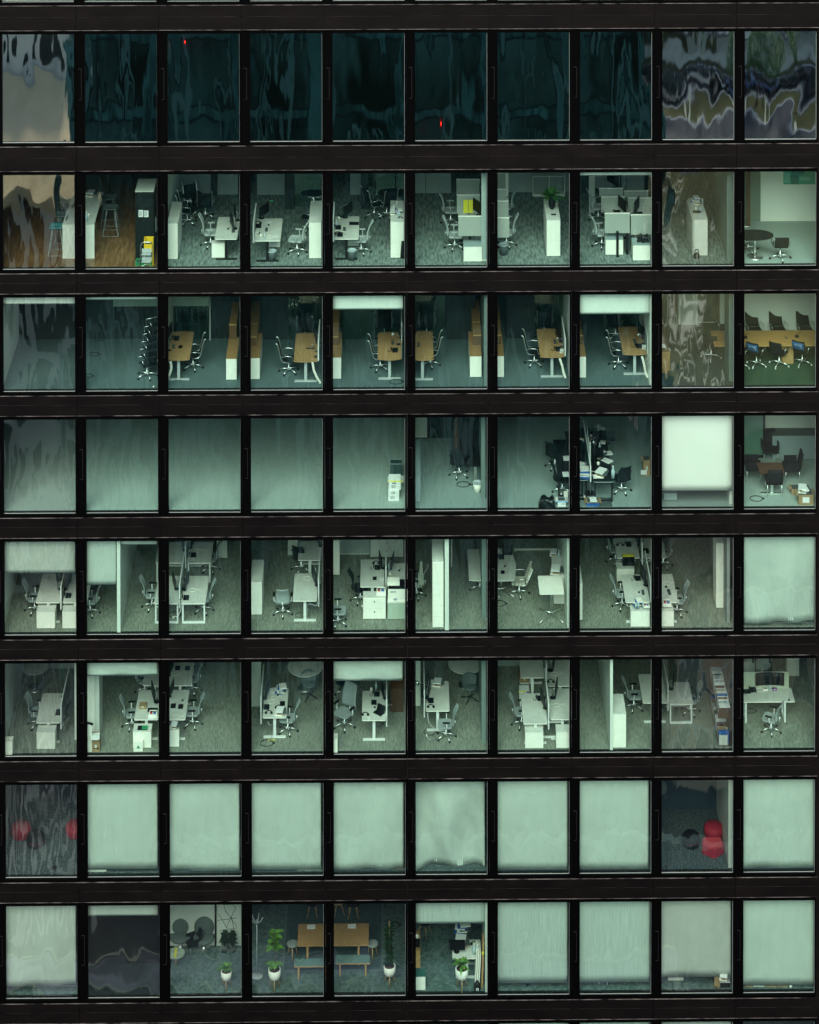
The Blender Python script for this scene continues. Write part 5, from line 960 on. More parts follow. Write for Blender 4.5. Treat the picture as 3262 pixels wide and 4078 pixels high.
cab(375, 553, 680, 750, 927, 'left white pedestal'); cab(680, 860, 676, 747, 922, 'right white pedestal'); chair('mesh', 338, 655, 90, 'pale mesh chair at desk left')
o, h_ = carton(317, 415, 345, 445, 'white box lettered 50, yellow lid', .0, .3, paper, '50'); M().box(-.2, .18, -.1535, -.1515, h_*.86, h_*.98).build('yellow_band', yellp, o); M().box(.08, .16, -.1565, -.154, h_*.75, h_*.95).build('purple_mark', mat('violet', (.2, .1, .45), .6), o)
carton(317, 415, 222, 280, 'brown carton behind lettered box', .0, .3, card)
o = thing('frame_leg', 'white desk frame bars between pedestals', 'desk frame', at(555, 850)); M().box(0, .62, .2, .24, .0, .06).box(0, .62, .2, .24, .5, .55).build('bar', whitem, o); M().box(-.04, -.001, .2, .24, 0, .6).build('post', whitem, o)
bwall(88, 800, 105, frostm)
CUR['c'] = 8
swall(0, X=onY(1206, 958, .24).x, y0=.2, y1=6, th=.09); cab(1236, 1365, 377, 570, 920, 'tall white cabinet by partition', 'sideboard'); chair('mesh', 1440, 490, 90, 'grey mesh chair facing desk'); desk(1530, 1770, 465, 182, 'pale desk at mullion')
W('6d', 9)
desk(262, 495, 477, 260, 'right pale desk on frame leg', 'U'); screen(242, 540, .45, 1.3, 2.0, 'tall pale divider'); chair('mesh', 465, 530, -90, 'mesh chair with chrome base'); item('monitor', 300, 330, 'black monitor', yaw=80)
o = thing('book_shelf', 'tall narrow shelf packed with books', 'bookshelf', at(740, 890)); p = o.location; a = at(860, 890); D = 2.2; ws = .32
M().box(0, .42, 0, 2.4, 0, .03).box(.4, .42, 0, 2.4, .031, 1.9).box(0, .4, 2.37, 2.4, .031, 1.9).box(0, .4, 0, 2.37, .92, .95).build('carcass', darkb, o)
cols_ = [offw, bluem, greyd, card, deskw, darkb, greyb, paper, brown]
for k in range(44): M().box(.02, .3+.06*(k % 3)/2, k*.053+.01, k*.053+.055, .951 if k % 2 else .031, (1.2 if k % 2 else .34)+.05*(k % 4)).build('book', cols_[k*5 % 9], o)
for k in range(7): M().box(.03, .38, .02+k*.3, .24+k*.3, 1.25, 1.3+.02*(k % 3)).build('book', paper, o)
swall(0, X=23.75, y0=.3, y1=5, th=.1)
W('6d', 10)
p = at(860, 455, .73); q = at(1490, 455, .73); o = thing('desk', 'wide pale desk facing the window', 'desk', (p.x, p.y, FZ(6))); tag(o, 'wide pale desk parallel to the window', 'desk', 'height adjustable desks'); w = q.x-p.x; D = at(1200, 320, .73).y-p.y
M().rbox(0, w, 0, D, .726, .73, .03).build('desktop', deskw, o); M().box(0, w, -.003, D, .7, .7255).build('edge_band', white, o)
for xx in (1012, 1395):
    u = at(xx, 455, .73).x-p.x; M().box(u-.03, u+.03, .05, .11, 0, .699).box(u-.03, u+.03, D-.15, D-.09, 0, .699).box(u-.03, u+.03, .1101, D-.1501, 0, .05).build('leg', whitem, o)
Yb = p.y+D; s = thing('desk_screen', 'pale fabric screen behind the curved monitor', 'divider', (p.x, Yb+.01, FZ(6)+.5)); H = onY(1200, 170, Yb).z-FZ(6)-.5; M().box(0, w-.08, 0, .03, 0, H).build('panel', mat('cream fabric', (.52, .54, .42), .9), s); M().box(-.002, w-.078, -.003, .033, H, H+.012).build('cap', offw, s)
item('bigmon', 1242, 335, 'wide curved black monitor'); item('flatlap', 1010, 355, 'black folded laptop'); item('phone', 1083, 345, 'black small holder'); item('cable', 1150, 340, 'white cable near monitor'); item('caddy', 1200, 338, 'white dock under monitor', sc=.6); o, _ = carton(1270, 1313, 330, 347, 'small purple box on desk', .731, .1, mat('purple card', (.18, .05, .25), .6)); item('mouse', 1430, 440, 'black cup holder at desk edge')
chair('mesh', 1255, 715, -115, 'mesh chair turned sideways'); item('ring', 1060, 545, 'black floor cable loop', 0)
cab(985, 1095, 20, 60, 250, 'pale cabinet rear left', 'cabinet', body=offw); cab(1408, 1530, -60, 10, 208, 'pale tall cabinet rear right', 'cabinet', body=offw); chair('mesh', 1160, 210, 180, 'grey chair back behind the screen')
bwall(800, 1900, -60, mat('dim wall', (.3, .32, .3), .8))
# ---------------------------------------------------------------- row 7
W('7a', 1)
bwall(-40, 345, 120, walld); swall(0, X=-.5, y0=.3, y1=6)
def roundel(x, y, rx, d, m=redm, h=.0, nm='round_form'):  # round solid; the red ones stand in for shapes reflected in the glass
    o = thing(nm, d, 'cushion', at(x, y, h)); M().lathe([(rx*.8, 0), (rx, .08), (rx, .3), (rx*.8, .38), (.02, .4)], n=28).build('cover', m, o); M().lathe([(rx*1.005, .18), (rx*1.005, .2)], n=28).build('piping', mat('dark red', (.2, .01, .02), .7), o)
roundel(88, 262, .34, 'round red pouf standing in for a reflected shape'); roundel(318, 255, .34, 'red pouf for a reflected shape, partly behind mullion'); o = thing('thin_stand', 'thin black stand on speckled floor', 'stand', at(227, 395)); M().tube([(0, 0, 0), (0, 0, .35), (.3, .0, .36)], .012, 6).build('rod', black, o); M().lathe([(.1, 0), (.1, .01)], n=14).build('base', black, o)
roundel(150, 300, .3, 'low dark oval stool', black)
for c, x0, x1, y, f, d in ((2, 362, 660, 399, 0, 'flat pale blind above a white sill board'), (3, 705, 1003, 407, .012, 'pale blind with a faint vertical crease'), (4, 1048, 1345, 402, 0, 'plain pale blind'), (5, 1391, 1690, 402, .018, 'pale blind wrinkled at lower right')):
    CUR['c'] = c; blind(x0, x1, y, d, fold=max(f*2.2, .008))
CUR['c'] = 2; cab(364, 445, 400, 405, 414, 'low white board on floor', 'floor_board', 'board'); CUR['c'] = 4; cab(1245, 1345, 400, 403, 408, 'low white board behind blind', 'floor_board', 'board'); CUR['c'] = 5; cab(1641, 1690, 404, 407, 417, 'small wooden block on floor', 'wood_block', 'block', body=card, top=card)
W('7b', 6)
for c, x0, x1, y, f, d in ((6, 31, 326, 413, .13, 'pale blind with deep draped folds'), (7, 374, 672, 408, .008, 'smooth pale blind'), (8, 718, 1011, 407, .008, 'very smooth pale blind'), (10, 1407, 1705, 401, .02, 'pale blind with light streaks')):
    CUR['c'] = c; blind(x0, x1, y, d, fold=f, Y=.42 if c == 6 else .26)
CUR['c'] = 9
bwall(1062, 1400, 150, mat('petrol wall', (.03, .06, .08), .7)); roundel(1285, 262, .33, 'round red pouf, farther, for a reflected shape'); swall(0, X=23.4, y0=.3, y1=5, th=.3)
o = thing('red_reflection_block', 'block for a red angular footstool before the pouf', 'reflection', at(1285, 356)); M().prism([(-.36, .22), (0, -.06), (.36, .22), (.30, .55), (-.30, .55)], .02, .30).build('cushion', redm, o); M().prism([(-.33, .24), (0, -.02), (.33, .24), (.27, .52), (-.27, .52)], .3005, .36).build('top_pad', mat('light red', (.62, .06, .08), .7), o)  # solid block added in place of an angular red shape reflected in glass
roundel(1190, 300, .3, 'low dark oval stool', black)
# ---------------------------------------------------------------- row 8
W('8a', 1)
blind(37, 532, 627, 'pale blind with long hanging folds', fold=.03)
CUR['c'] = 2
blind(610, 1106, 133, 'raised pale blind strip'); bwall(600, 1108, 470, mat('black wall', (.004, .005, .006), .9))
def drape(x0, x1, yt, yb, Y, d, m):
    a = onY(x0, yb, Y); b = onY(x1, yb, Y); o = thing('tall_curtain', d, 'curtain', (a.x, Y, a.z), 0, 'dim curtains in the dark room'); w = b.x-a.x; H = min(onY(x0, yt, Y).z, FZ(8)+3.06)-a.z
    M().grid(lambda u, v: (u*w+v*.25, .04*math.sin(u*14), v*H), 20, 4, (0, .01, 0)).build('cloth', m, o); M().box(-.01, w+.01, -.04, .05, -.05, -.01).build('hem', offw, o)
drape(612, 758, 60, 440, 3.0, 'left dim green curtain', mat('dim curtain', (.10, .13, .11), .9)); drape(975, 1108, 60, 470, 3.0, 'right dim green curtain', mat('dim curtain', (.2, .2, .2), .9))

CUR['c'] = 3
bwall(1150, 1505, 345, wallm); bwall(1505, 1690, 345, wallm); M().box(onY(1505, 0, at(1505, 345).y).x, onY(1518, 0, at(1505, 345).y).x, at(1505, 345).y-.05, at(1505, 345).y-.001, FZ(8), FZ(8)+3.08).build('door_frame', black, bld)
p = at(1600, 340); Yw = p.y-.03
o = thing('wall_drawing', 'thin black line drawing of crossing triangles', 'wall art', (onY(1530, 330, Yw).x, Yw, onY(1530, 330, Yw).z)); g = lambda x, y: onY(x, y, Yw)-o.location
b = M(); [b.tube([g(*u), g(*v)], .008, 4) for u, v in (((1585, 220), (1655, 75)), ((1580, 100), (1660, 210)), ((1525, 168), (1660, 152)), ((1570, 60), (1582, 110)), ((1655, 80), (1630, 60)), ((1540, 240), (1665, 220)), ((1622, 140), (1640, 225)), ((1530, 120), (1590, 220)))]; b.build('line', black, o); M().box(-.02, .0, 0, .01, 0, .02).build('pin', black, o)
def lounge(x, y, yaw, d, m):
    p = at(x, y, 0); o = thing('lounge_chair', d, 'lounge chair', p, yaw, 'round lounge chairs'); M().ell((0, .12, .62), .34, .14, .36).build('shell_back', m, o); M().lathe([(.1, .25), (.34, .3), (.36, .38), (.3, .42)], n=20).build('seat', m, o); M().lathe([(.2, 0), (.03, .04), (.03, .26)], n=12).build('foot', chrome, o)
lounge(1265, 350, 0, 'grey round lounge chair at wall', greenf); lounge(1430, 360, 0, 'second grey lounge chair', greenf); chair('side', 1355, 385, -60, 'black chair between lounge chairs', 0, .8)
p = at(1228, 525, .0); o = thing('oval_screen', 'pale oval board with a light strap', 'board', p); M().prism([(.37*math.cos(2*math.pi*k/28)*.8, .28+.28*math.sin(2*math.pi*k/28)*.9) for k in range(28)], .38, .42).build('top', mat('olive pale seat', (.36, .42, .34), .8), o); M().lathe([(.03, 0), (.03, .38)], (0, .28, 0), 10).build('leg', oaklt, o); M().box(-.04, .03, .05, .5, .4205, .43).build('strap', yellp, o)
def planter(x, y, d, kind, sc=1, pot=white):
    p = at(x, y, .0); o = thing('potted_plant', d, 'plant', p, 0, 'plants in white pots on legs'); o.scale = (sc, sc, sc)
    M().lathe([(.08, .30), (.15, .33), (.18, .42), (.185, .60), (.165, .60), (.15, .56)], n=22).build('pot', pot, o); M().lathe([(.001, .565), (.155, .57)], n=16).build('soil', soil, o)
    for k in range(3): a = R(30+120*k); M().tube([(.10*math.cos(a), .10*math.sin(a), .36), (.17*math.cos(a), .17*math.sin(a), 0)], [.02, .014], 8).build('leg', oaklt, o)
    b = M(); s = M(); random.seed(int(x))
    if kind == 'fiddle':
        s.tube([(0, 0, .56), (.03, 0, .9), (-.02, 0, 1.4), (0, 0, 1.75)], .014, 6)
        for k in range(30): z = .6+.1*(k % 3) if k < 8 else 1.15+.55*((k-8)/22); leafblade(b, (0, 0, z), k*2.4, .24+.1*random.random(), .17, R(10+50*random.random()), .8)
    elif kind == 'tall':
        s.tube([(0, 0, .56), (0, 0, 2.0)], .03, 6)
        for k in range(80): leafblade(b, (0, 0, .62+1.25*k/80), k*2.4, .13+.09*random.random(), .13, R(10+60*random.random()), .9)
    else:
        s.tube([(0, 0, .56), (0, 0, .75)], .02, 6)
        for k in range(26): leafblade(b, (0, 0, .66), k*2.4, .27+.12*random.random(), .085, R(15+60*random.random()), .9)
    s.build('stem', mat('stem', (.12, .09, .05), .8), o); b.build('leaves', {'fiddle': leafl, 'tall': leafd}.get(kind, leafl), o); return o
planter(1587, 640, 'thin plant in white pot by wall', 'low', .95)
for x, t in ((1575, 'left'), (1628, 'right')): p = at(x, 385); o = thing('potted_plant', 'dark small plant at rear, '+t, 'plant', p); M().lathe([(.09, 0), (.12, .3), (.1, .3)], n=14).build('pot', greyd, o); b = M(); [b and leafblade(b, (0, 0, .3+.3*(k/30)), k*2.4, .2, .1, R(10+(k*31 % 60)), .7) for k in range(30)]; b.build('leaves', leafd, o)
W('8b', 4)
p = at(93, 548); o = thing('coat_stand', 'slim grey metal coat stand', 'coat stand', p); M().lathe([(.2, 0), (.2, .012), (.03, .03)], n=22).tube([(0, 0, .02), (0, 0, 1.85)], .02, 8).build('pole', alum, o)
for k in range(5): a = k*1.257; M().tube([(0, 0, 1.7), (.14*math.cos(a), .14*math.sin(a), 1.82), (.2*math.cos(a), .2*math.sin(a), 1.93)], .018, 6).build('hook', alum, o)
planter(215, 640, 'broad leaved fig in white pot', 'fiddle', 1.1)
p = at(373, 343, .75); q = at(868, 343, .75); CUR['c'] = 5; o = thing('oak_table', 'large plank topped oak table spanning two windows', 'table', (p.x, p.y, FZ(8))); w = q.x-p.x; D = at(620, 188, .75).y-p.y
for k in range(4): M().box(0, w, D*k/4+.003, D*(k+1)/4-.003, .722, .75+.0005*k).build('plank', oak, o)
for sx, sy in ((.33, .1), (w-.33, .1), (.33, D-.15), (w-.33, D-.15)): M().box(sx-.03, sx+.03, sy, sy+.06, 0, .721).build('leg', oaklt, o)
def bench(x0, x1, yf, yr, d):
    p = at(x0, yf, .45); q = at(x1, yf, .45); o = thing('bench', d, 'bench', (p.x, p.y, FZ(8)), 0, 'green padded oak benches'); w = q.x-p.x; D = at((x0+x1)/2, yr, .5).y-p.y
    M().box(0, w, 0, D, .42, .45).build('seat_board', oaklt, o); M().rbox(.01, w-.01, .01, D-.01, .451, .505, .03).build('cushion', mat('bench cushion', (.13, .22, .20), .9, nz=.1, ns=30), o)
    for sx, sy in ((.12, .04), (w-.17, .04), (.12, D-.09), (w-.17, D-.09)): M().box(sx, sx+.05, sy, sy+.05, 0, .419).build('leg', oaklt, o)
bench(638, 878, 467, 405, 'green padded bench in front of table'); CUR['c'] = 4; bench(350, 600, 487, 430, 'green bench partly behind mullion')
for c, x, y, t in ((4, 340, 425, 'left of table'), (5, 895, 425, 'right of table')): CUR['c'] = c; chair('wstool', x, y, 0, 'round stool '+t, .0)
CUR['c'] = 4; chair('wshell', 478, 130, 0, 'dark wood legged chair behind table', 0); item('paper', 470, 212, 'white notice lying on table', .755, 90, .9)
CUR['c'] = 5; chair('wshell', 762, 135, 0, 'dark wood legged chair behind table', 0); chair('cane', 655, 120, 20, 'woven cane chair behind table', 0); item('paper', 752, 208, 'white notice lying on table', .755, 90, .9)
planter(1013, 610, 'tall climbing plant in white pot', 'tall', 1.05); item('ring', 1045, 202, 'black floor cable ring', 0, sc=1.2)
o = thing('grey_rug', 'dark rug beneath the oak table', 'rug', at(280, 512)); w = at(955, 512).x-o.location.x; M().box(0, w, 0, 3.4, .001, .008).build('field', mat('dark rug', (.06, .10, .10), .95, nz=.2, ns=9), o); M().box(-.06, -.001, -.06, 3.4, .001, .009).box(w+.001, w+.06, -.06, 3.4, .001, .009).box(-.0, w, -.06, -.001, .001, .009).build('border', mat('rug border', (.13, .18, .17), .95), o)
CUR['c'] = 6
blind(1184, 1674, 185, 'ribbed pale blind lowered a quarter', m=BLr)
planter(1515, 640, 'light leaved plant in tall white pot', 'low', 1.15)
cab(1165, 1227, 240, 370, 500, 'oak drawer unit with white band', 'oak_cabinet', body=oaklt, top=oak); cab(1165, 1262, 503, 553, 662, 'white low cabinet with green top', 'low_cabinet', top=mat('dark green top', (.02, .12, .08), .5))
item('phone', 1200, 330, 'black coffee maker on oak unit', 1.1, sc=1.3); item('cup', 1203, 290, 'white round plate on oak unit', 1.1, sc=1.2)
desk(1450, 1650, 430, 300, 'white desk crowded with gear'); chair('wshell', 1255, 265, 60, 'pale legged chair at far left', 0)
for k, (x, y, kd, t) in enumerate(((1520, 330, 'books', 'grey case'), (1600, 400, 'bottle', 'pink lit bottle'), (1625, 405, 'bottle', 'red bottle'), (1520, 230, 'books2', 'white machine'), (1600, 330, 'head', 'dark gear'), (1610, 370, 'cup', 'white mug'), (1480, 400, 'monitor', 'dark monitor'))): item(kd, x, y, t+' on crowded desk', .735, sc=1.4 if k < 4 else 1)
p = at(1622, 655); o = thing('round_flask', 'black round flask with white emblem', 'flask', p); M().lathe([(.08, 0), (.11, .05), (.11, .18), (.07, .24), (.05, .3)], n=18).build('body', black, o); M().box(-.04, .04, -.116, -.112, .06, .15).build('emblem', paper, o); M().tube([(0, -.12, .14), (0, -.12, .07)], .012, 5).build('emblem_bar', black, o)
for k in range(3): o = thing('board_stack', ['outer', 'middle', 'inner'][k]+' white board leaning upright', 'board', at(1610+k*12, 600+k*6)); tag(o, ['outer', 'middle', 'inner'][k]+' white board leaning upright', 'board', 'boards leaning by the desk'); M().box(0, .04, 0, .6, 0, .95, ry=R(3)).build('panel', white, o); M().box(-.001, .041, -.004, -.0005, 0, .03).build('end_strip', card, o)
o = thing('oak_board', 'tall oak board leaning at window edge', 'board', at(1655, 635)); M().box(0, .05, 0, .6, 0, 1.4, ry=R(2)).build('panel', oaklt, o); M().box(-.003, .053, -.006, -.0005, 1.1, 1.2).build('sticker', yellp, o)
swall(0, X=15.5, y0=.2, y1=6, th=.1)
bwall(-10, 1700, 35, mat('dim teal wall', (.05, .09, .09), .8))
W('8c', 7)
for c, x0, x1, y, f, d, m in ((7, 48, 417, 447, .012, 'ribbed pale blind, left of pair', BLr), (8, 473, 845, 443, .012, 'ribbed pale blind, right of pair', BLr), (9, 900, 1266, 415, .02, 'pale blind above stacked books', None), (10, 1328, 1700, 458, .01, 'long pale blind above wooden blocks', None)):
    CUR['c'] = c; blind(x0, x1, y, d, m=m, fold=f)
CUR['c'] = 7; item('mouse', 210, 462, 'pale thing on floor', 0, sc=1.5)
CUR['c'] = 8; item('bottle', 625, 458, 'small yellow bottle', 0, sc=.6); item('bottle', 582, 455, 'small brown bottle', 0, sc=.6)
CUR['c'] = 9; cab(940, 1020, 410, 420, 440, 'white floor tray behind blind', 'floor_tray', 'tray'); cab(1215, 1266, 420, 445, 497, 'dark box of white papers', 'paper_box', 'box', body=black, top=paper); item('books', 1240, 440, 'white papers and folders', .35); o = thing('brown_bag', 'small brown bag by dark box', 'bag', at(1202, 497)); M().grid(lambda u, v: ((u-.5)*.25*(1-.3*v), .02*math.sin(u*8), v*.42), 8, 5, (0, .1, 0)).build('sack', card, o); M().tube([(-.04, .05, .42), (0, .05, .5), (.04, .05, .42)], .01, 5).build('handle', card, o)
CUR['c'] = 10
for x0, x1, t in ((1341, 1381, 'left'), (1448, 1503, 'middle'), (1510, 1565, 'right')): cab(x0, x1, 462, 466, 480, t+' small wooden block', 'wood_block', 'block', body=card, top=card)
cab(1385, 1441, 462, 465, 473, 'white block between wooden ones', 'white_block', 'block'); item('cup', 1578, 482, 'small pale blue cup', 0)
# ---------------------------------------------------------------- slivers of row 0 and row 9
for r, cs in ((0, range(1, 11)), (9, (7, 8, 9))):
    for c in cs:
        o = thing('roller_blind', '%s blind sliver in %s window from left' % ('top edge' if r == 0 else 'bottom edge', ORD[c]), 'blind', ((c-1)*BW+.01, .24, FZ(r)+.03), 0, 'roller blinds in the windows', False)
        M().grid(lambda u, v: (u*2.28, .004*math.sin(u*6), v*3.03), 6, 4, (0, .004, 0)).build('fabric', BL, o); M().box(0, 2.28, -.014, .014, -.022, -.001).build('bottom_bar', white, o)
# ---------------------------------------------------------------- the city in front of the tower (seen only in the glass)
GZ = FZ(8)-13
def st(name, b, m): o = b.build(name, m); o['kind'] = 'structure'; return o
paving = mat('dark paving', (.07, .07, .075), .8, nz=.25, ns=.25); palep = mat('pale grey paving', (.40, .40, .31), .8, nz=.2, ns=.4); asph = mat('asphalt', (.06, .062, .068), .85, nz=.2, ns=.4); lawn = mat('lawn', (.075, .075, .028), .95, nz=.4, ns=.2)
st('pavement', M().box(2, 60, -36.4, -30.5, GZ+.001, GZ+.02).box(-4, 60, -130, -121.6, GZ+.0, GZ+.0009), palep)
st('ground', M().box(-600, 600, -900, 60, GZ-1, GZ), paving)
white_st = mat('pale stone strip two', (.55, .56, .44), .7); beige = mat('sandy terrace', (.95, .72, .44), .85, nz=.12, ns=.15)
b = M().box(-300, 24, -62, -58.1, GZ+.001, GZ+.004).box(24, 300, -62, -50, GZ+.001, GZ+.004).box(26, 300, -121, -115, GZ+.001, GZ+.004).box(26, 300, -110.5, -107, GZ+.001, GZ+.004).box(46, 52, -106.9, -62.1, GZ+.001, GZ+.004)
st('pavement', M().box(-14, 24, -19.7, -18.1, GZ+.001, GZ+.02), mat('grey lavender band', (.27, .26, .30), .8, nz=.5, ns=.5, stretch=(.4, 3, 1))); st('band_strip', M().box(-14, 24, -18.0, -17.9, GZ+.001, GZ+.1).box(-14, 24, -19.95, -19.8, GZ+.001, GZ+.05), palep)  # strips laid to reflect as a pale band in the bottom windows
st('road', b, asph)
b = M(); [b.box(-8+k*.9, -8+k*.9+.42, -44, -21, GZ+.0045, GZ+.0085) for k in range(9)]; st('crossing', b, mat('worn crossing paint', (.30, .30, .28), .8, nz=.4, ns=.8))
st('road_marking', M().box(26, 300, -118.1, -117.9, GZ+.008, GZ+.012).box(26, 300, -56.1, -55.9, GZ+.008, GZ+.012), mat('road paint', (.7, .7, .68), .7))
st('lawn', M().box(26, 45, -104, -66, GZ+.002, GZ+.03).box(28, 80, -114.6, -111, GZ+.002, GZ+.03).box(28, 60, -123.5, -121.5, GZ+.002, GZ+.03).box(30, 38, -130, -126.2, GZ+.002, GZ+.03), lawn)
st('path', M().box(26, 90, -126, -123.6, GZ+.002, GZ+.02).box(38.5, 39.5, -115, -111, GZ+.031, GZ+.04), white_st)
b = M(); [b.box(27.5+(k*7 % 5)*.4, 29.5+(k*3 % 5)*.6, -104+k*1.9, -104+k*1.9+.5+(k % 3)*.3, GZ+.031, GZ+.04) for k in range(20)]; b.box(31, 31.2, -104, -66, GZ+.031, GZ+.04); st('stepping_path', b, palep)
st('kerb', M().box(26, 300, -121.4, -121.1, GZ, GZ+.13).box(26, 300, -114.9, -114.7, GZ, GZ+.13).box(26, 300, -110.9, -110.6, GZ, GZ+.13).box(-300, 300, -57.6, -57.3, GZ, GZ+.13), mat('kerb stone', (.6, .6, .6), .8))
def block(x0, x1, y0, y1, h, d, m, wm, fl=3.6, bay=3.2, ww=1.5, wh=1.9, fm=None, name='city_building', band=None, rm=None, g='city blocks reflected in the glass'):
    o = thing(name, d, 'building', ((x0+x1)/2, (y0+y1)/2, GZ), 0, g, False); hx, hy = (x1-x0)/2, (y1-y0)/2
    M().box(-hx, hx, -hy, hy, 0, h).build('wall', m, o); M().box(-hx-.2, hx+.2, -hy-.2, hy+.2, h, h+.6).build('roof', rm or mat('roof gravel '+name, (.25, .25, .25), .9), o)
    w = M(); f = M(); n = int(h/fl); k = int(2*hx/bay); kk = int(2*hy/bay)
    for i in range(n):
        for j in range(k):
            x = -hx+(j+.5)*2*hx/k; z = i*fl+1.2; w.box(x-ww/2, x+ww/2, hy+.03, hy+.05, z, z+wh); f.box(x-ww/2-.12, x+ww/2+.12, hy+.001, hy+.029, z-.12, z+wh+.12)
        for j in range(kk):
            y = -hy+(j+.5)*2*hy/kk; z = i*fl+1.2
            for s in (-1, 1): w.box(s*(hx+.03), s*(hx+.05), y-ww/2, y+ww/2, z, z+wh); f.box(s*(hx+.001), s*(hx+.029), y-ww/2-.12, y+ww/2+.12, z-.12, z+wh+.12)
        if band: f.box(-hx, hx, hy+.001, hy+.2, i*fl+.1, i*fl+.55)
    w.build('window_grid', wm, o); f.build('window_surround', fm or m, o); return o
dg = mat('dark pane', (.02, .03, .035), .2); tg = mat('teal pane', (.035, .10, .095), .3, nz=.9, ns=.12, stretch=(3, 3, 1)); lg = mat('grey pane', (.12, .16, .17), .3)
block(-2.3, 24.6, -58, -36.5, -1.5-GZ, 'dark teal glass tower opposite the office', mat('teal cladding', (.045, .15, .145), .5, nz=.6, ns=.5, stretch=(3, 3, .3)), tg, 3.9, 3.6, 2.7, 3.2, mat('tower mullion', (.015, .03, .034), .5), 'glass_tower')
tw = bpy.data.objects['glass_tower']; b = M(); random.seed(5); x = -13.3; hh = -1.5-GZ
while x < 13.2:
    w_ = random.choice((.08, .12, .25, .5)); z0 = random.choice((0, 0, 6, 12)); z1 = random.choice((hh, hh, hh-8, hh-16)); b.box(x, x+w_, 10.76, 10.9, z0, z1); x += w_+random.choice((.25, .5, .9, 1.6))
c_ = M(); x = -13.3
while x < 13:
    w_ = random.choice((.2, .35, .6, 1.0)); c_.box(x, min(13.3, x+w_), 10.92, 11.0, random.choice((.5, 3, 6)), random.choice((11, 14, 18, 19))); x += w_+random.choice((.2, .4, .8, 1.5))
c_.build('lower_streaks', mat('pale green streaks', (.28, .42, .40), .7, nz=.4, ns=.6, stretch=(3, 1, .3)), tw)  # strips added so the panes reflect wide curtain-like streaks
b.build('streak', mat('pale teal fin', (.10, .24, .23), .6), tw)  # narrow strips added to the tower to reflect as pale vertical streaks
block(-44, -3.2, -63, -46, -17-GZ, 'stone block with a sandy roof terrace', mat('pale stone', (.72, .68, .62), .8, nz=.15, ns=.4), dg, 3.9, 2.4, 1.25, 2.9, mat('pale stone trim', (.8, .8, .76), .8), 'stone_building', rm=beige)
block(-44, -3.2, -80, -64, 2-GZ, 'tall pale block behind the terrace', mat('white stone', (.8, .78, .72), .8, nz=.1, ns=.4), dg, 3.9, 2.6, 1.3, 2.6, mat('white stone trim', (.82, .82, .8), .8), 'pillared_building')
block(25, 44, -42, -30, 9.3, 'light brown block with white framed windows', mat('tan render', (.66, .50, .35), .8, nz=.1, ns=.5), lg, 3.1, 2.3, 1.0, 1.6, mat('white trim', (.85, .85, .8), .7), 'brown_building', rm=mat('brown roof', (.05, .045, .04), .9))
block(26, 58, -150, -131, 24, 'pale apartment block beyond the lawns', mat('pale render', (.75, .75, .7), .8), dg, 3.3, 2.6, 1.3, 1.8, mat('white trim', (.85, .85, .8), .7), 'pale_building', True)
block(60, 96, -165, -135, 22, 'grey apartment block past the lawns', mat('grey render', (.5, .5, .5), .8), dg, 3.3, 3.2, 1.8, 1.8, mat('white trim', (.85, .85, .8), .7), 'grey_building', True)
b = M(); [b.box(2+k*.36, 2+k*.36+.18, -26.4, -24.2, GZ+.001, GZ+.05) for k in range(78)]; st('deck', b, mat('ribbed deck', (.2, .21, .23), .7)); st('path', M().box(2, 30, -27.1, -26.5, GZ+.001, GZ+.06), white_st)
for i, (x, y) in enumerate(((33, -128), (36, -128), (41, -112.5), (28, -98), (50, -128), (60, -128), (72, -128), (30, -113), (-8, -30), (-12, -34))):
    o = thing('street_tree', 'rounded street tree %s' % ['before the pale block', 'beside the pale block door', 'on the narrow lawn strip', 'on the broad lawn', 'right of the pale block door', 'near the grey block', 'right of the grey block', 'at the lawn strip end', 'by the stone block', 'beside the stone block corner'][i], 'tree', (x, y, GZ), i*40, 'street trees below the office', False)
    M().tube([(0, 0, 0), (.1, 0, 2), (0, .1, 4)], [.2, .16, .08], 8).build('trunk', mat('bark', (.1, .07, .05), .9), o); b = M(); random.seed(i)
    for k in range(420):
        a, u, rr = random.random()*6.28, random.random()*2-1, random.random()**.4*2.3; s = math.sqrt(1-u*u); leafblade(b, (rr*s*math.cos(a), rr*s*math.sin(a), 5.2+rr*u*.9), random.random()*6.28, .5, .35, random.random(), .4, 2)
    b.build('crown', leafm, o)
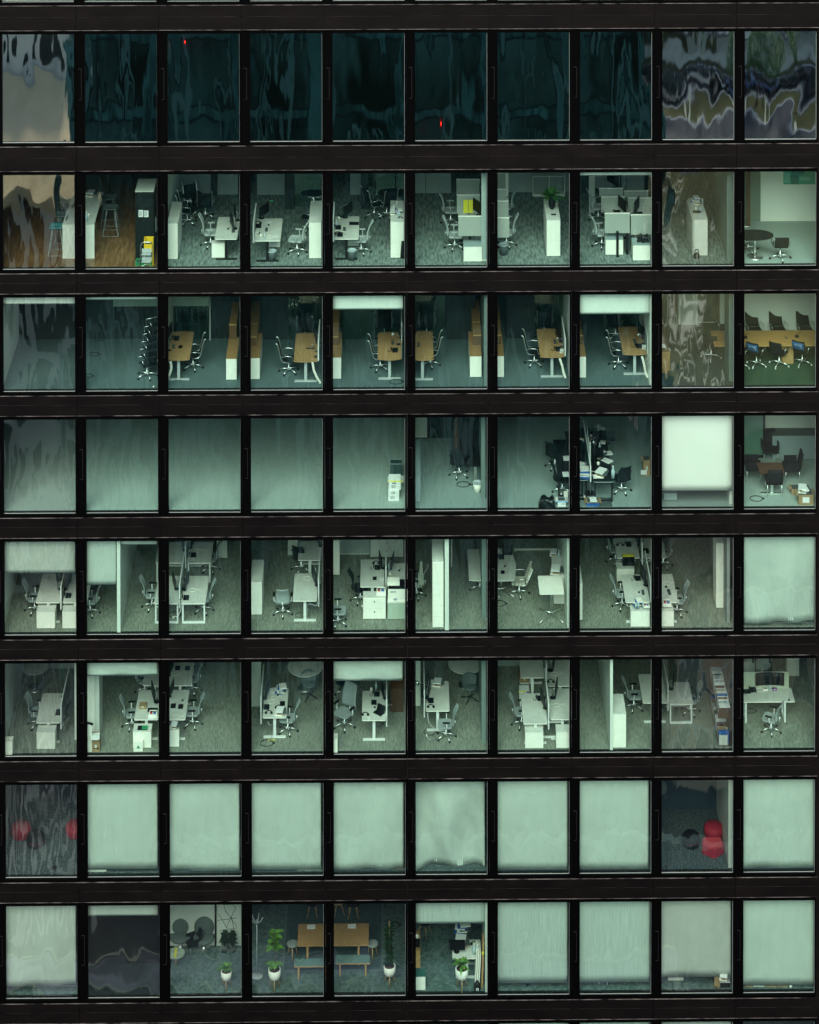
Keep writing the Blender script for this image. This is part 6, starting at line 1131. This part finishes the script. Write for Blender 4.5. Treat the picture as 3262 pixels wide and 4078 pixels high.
carc = [(.6, .6, .6), (.05, .05, .06), (.35, .33, .3), (.1, .15, .3)]
CUR['z'] = (0, 0, 1.891)
for px_, py_, t in ((396, 89, 'left'), (926, 265, 'right')):  # red lamps for traffic lights, put on the tower to reflect as dots
    P = onY(px_, py_, .1); d = P-CV; d.y = -d.y; Q = P+d*((-36.3-P.y)/d.y)
    o = thing('signal_light', 'small lit red beacon added on the teal tower, '+t, 'signal', (Q.x, -36.35, Q.z), 0, None, False); em = bpy.data.materials.get('red lamp') or mat('red lamp', (.9, .02, .02), .4)
    em.node_tree.nodes['Principled BSDF'].inputs['Emission Color'].default_value = (1, .02, .01, 1); em.node_tree.nodes['Principled BSDF'].inputs['Emission Strength'].default_value = 6
    M().ell((0, .06, 0), .07, .07, .10).build('lens', em, o); M().box(-.15, .15, -.05, .0, -.2, .2).build('housing', black, o)
for i, x in enumerate((-20, -9, 34, 41, 37.5, 45, -33)):
    c = carc[i % 4]; cn = ['silver', 'black', 'beige', 'blue'][i % 4]; o = thing('parked_car', cn+' car on the road, %s' % ['left of the stone block', 'near the stone block', 'first in the line past lawn', 'third in the line past lawn', 'second in the line past lawn', 'last in the line past lawn', 'farthest left'][i], 'car', (x, -117 if x > 24 else -60, GZ), 0, 'cars on the road below', False)
    M().prism([(-2.1, -.85), (2.1, -.85), (2.1, .85), (-2.1, .85)], .35, .85).build('body', mat('car paint '+cn, c, .3), o); M().rbox(-1.1, 1.2, -.75, .75, .851, 1.4, .2).build('cabin', dg, o)
    for sx in (-1.3, 1.3):
        for sy in (-.8, .8): M().tube([(sx, sy-.1, .33), (sx, sy+.1, .33)], .33, 12).build('wheel', black, o)
# ---------------------------------------------------------------- check of labels
seen = {}
for o in bpy.data.objects:
    if o.parent is None and o.get('label') and len(o['label'].split()) > 16: print('LONG', o['label'])
    if o.parent is None and o.get('label'):
        if o['label'] in seen: print('DUP', o.name, o['label'])
        seen[o['label']] = 1
print('objects', len(bpy.data.objects), 'things', len(seen))
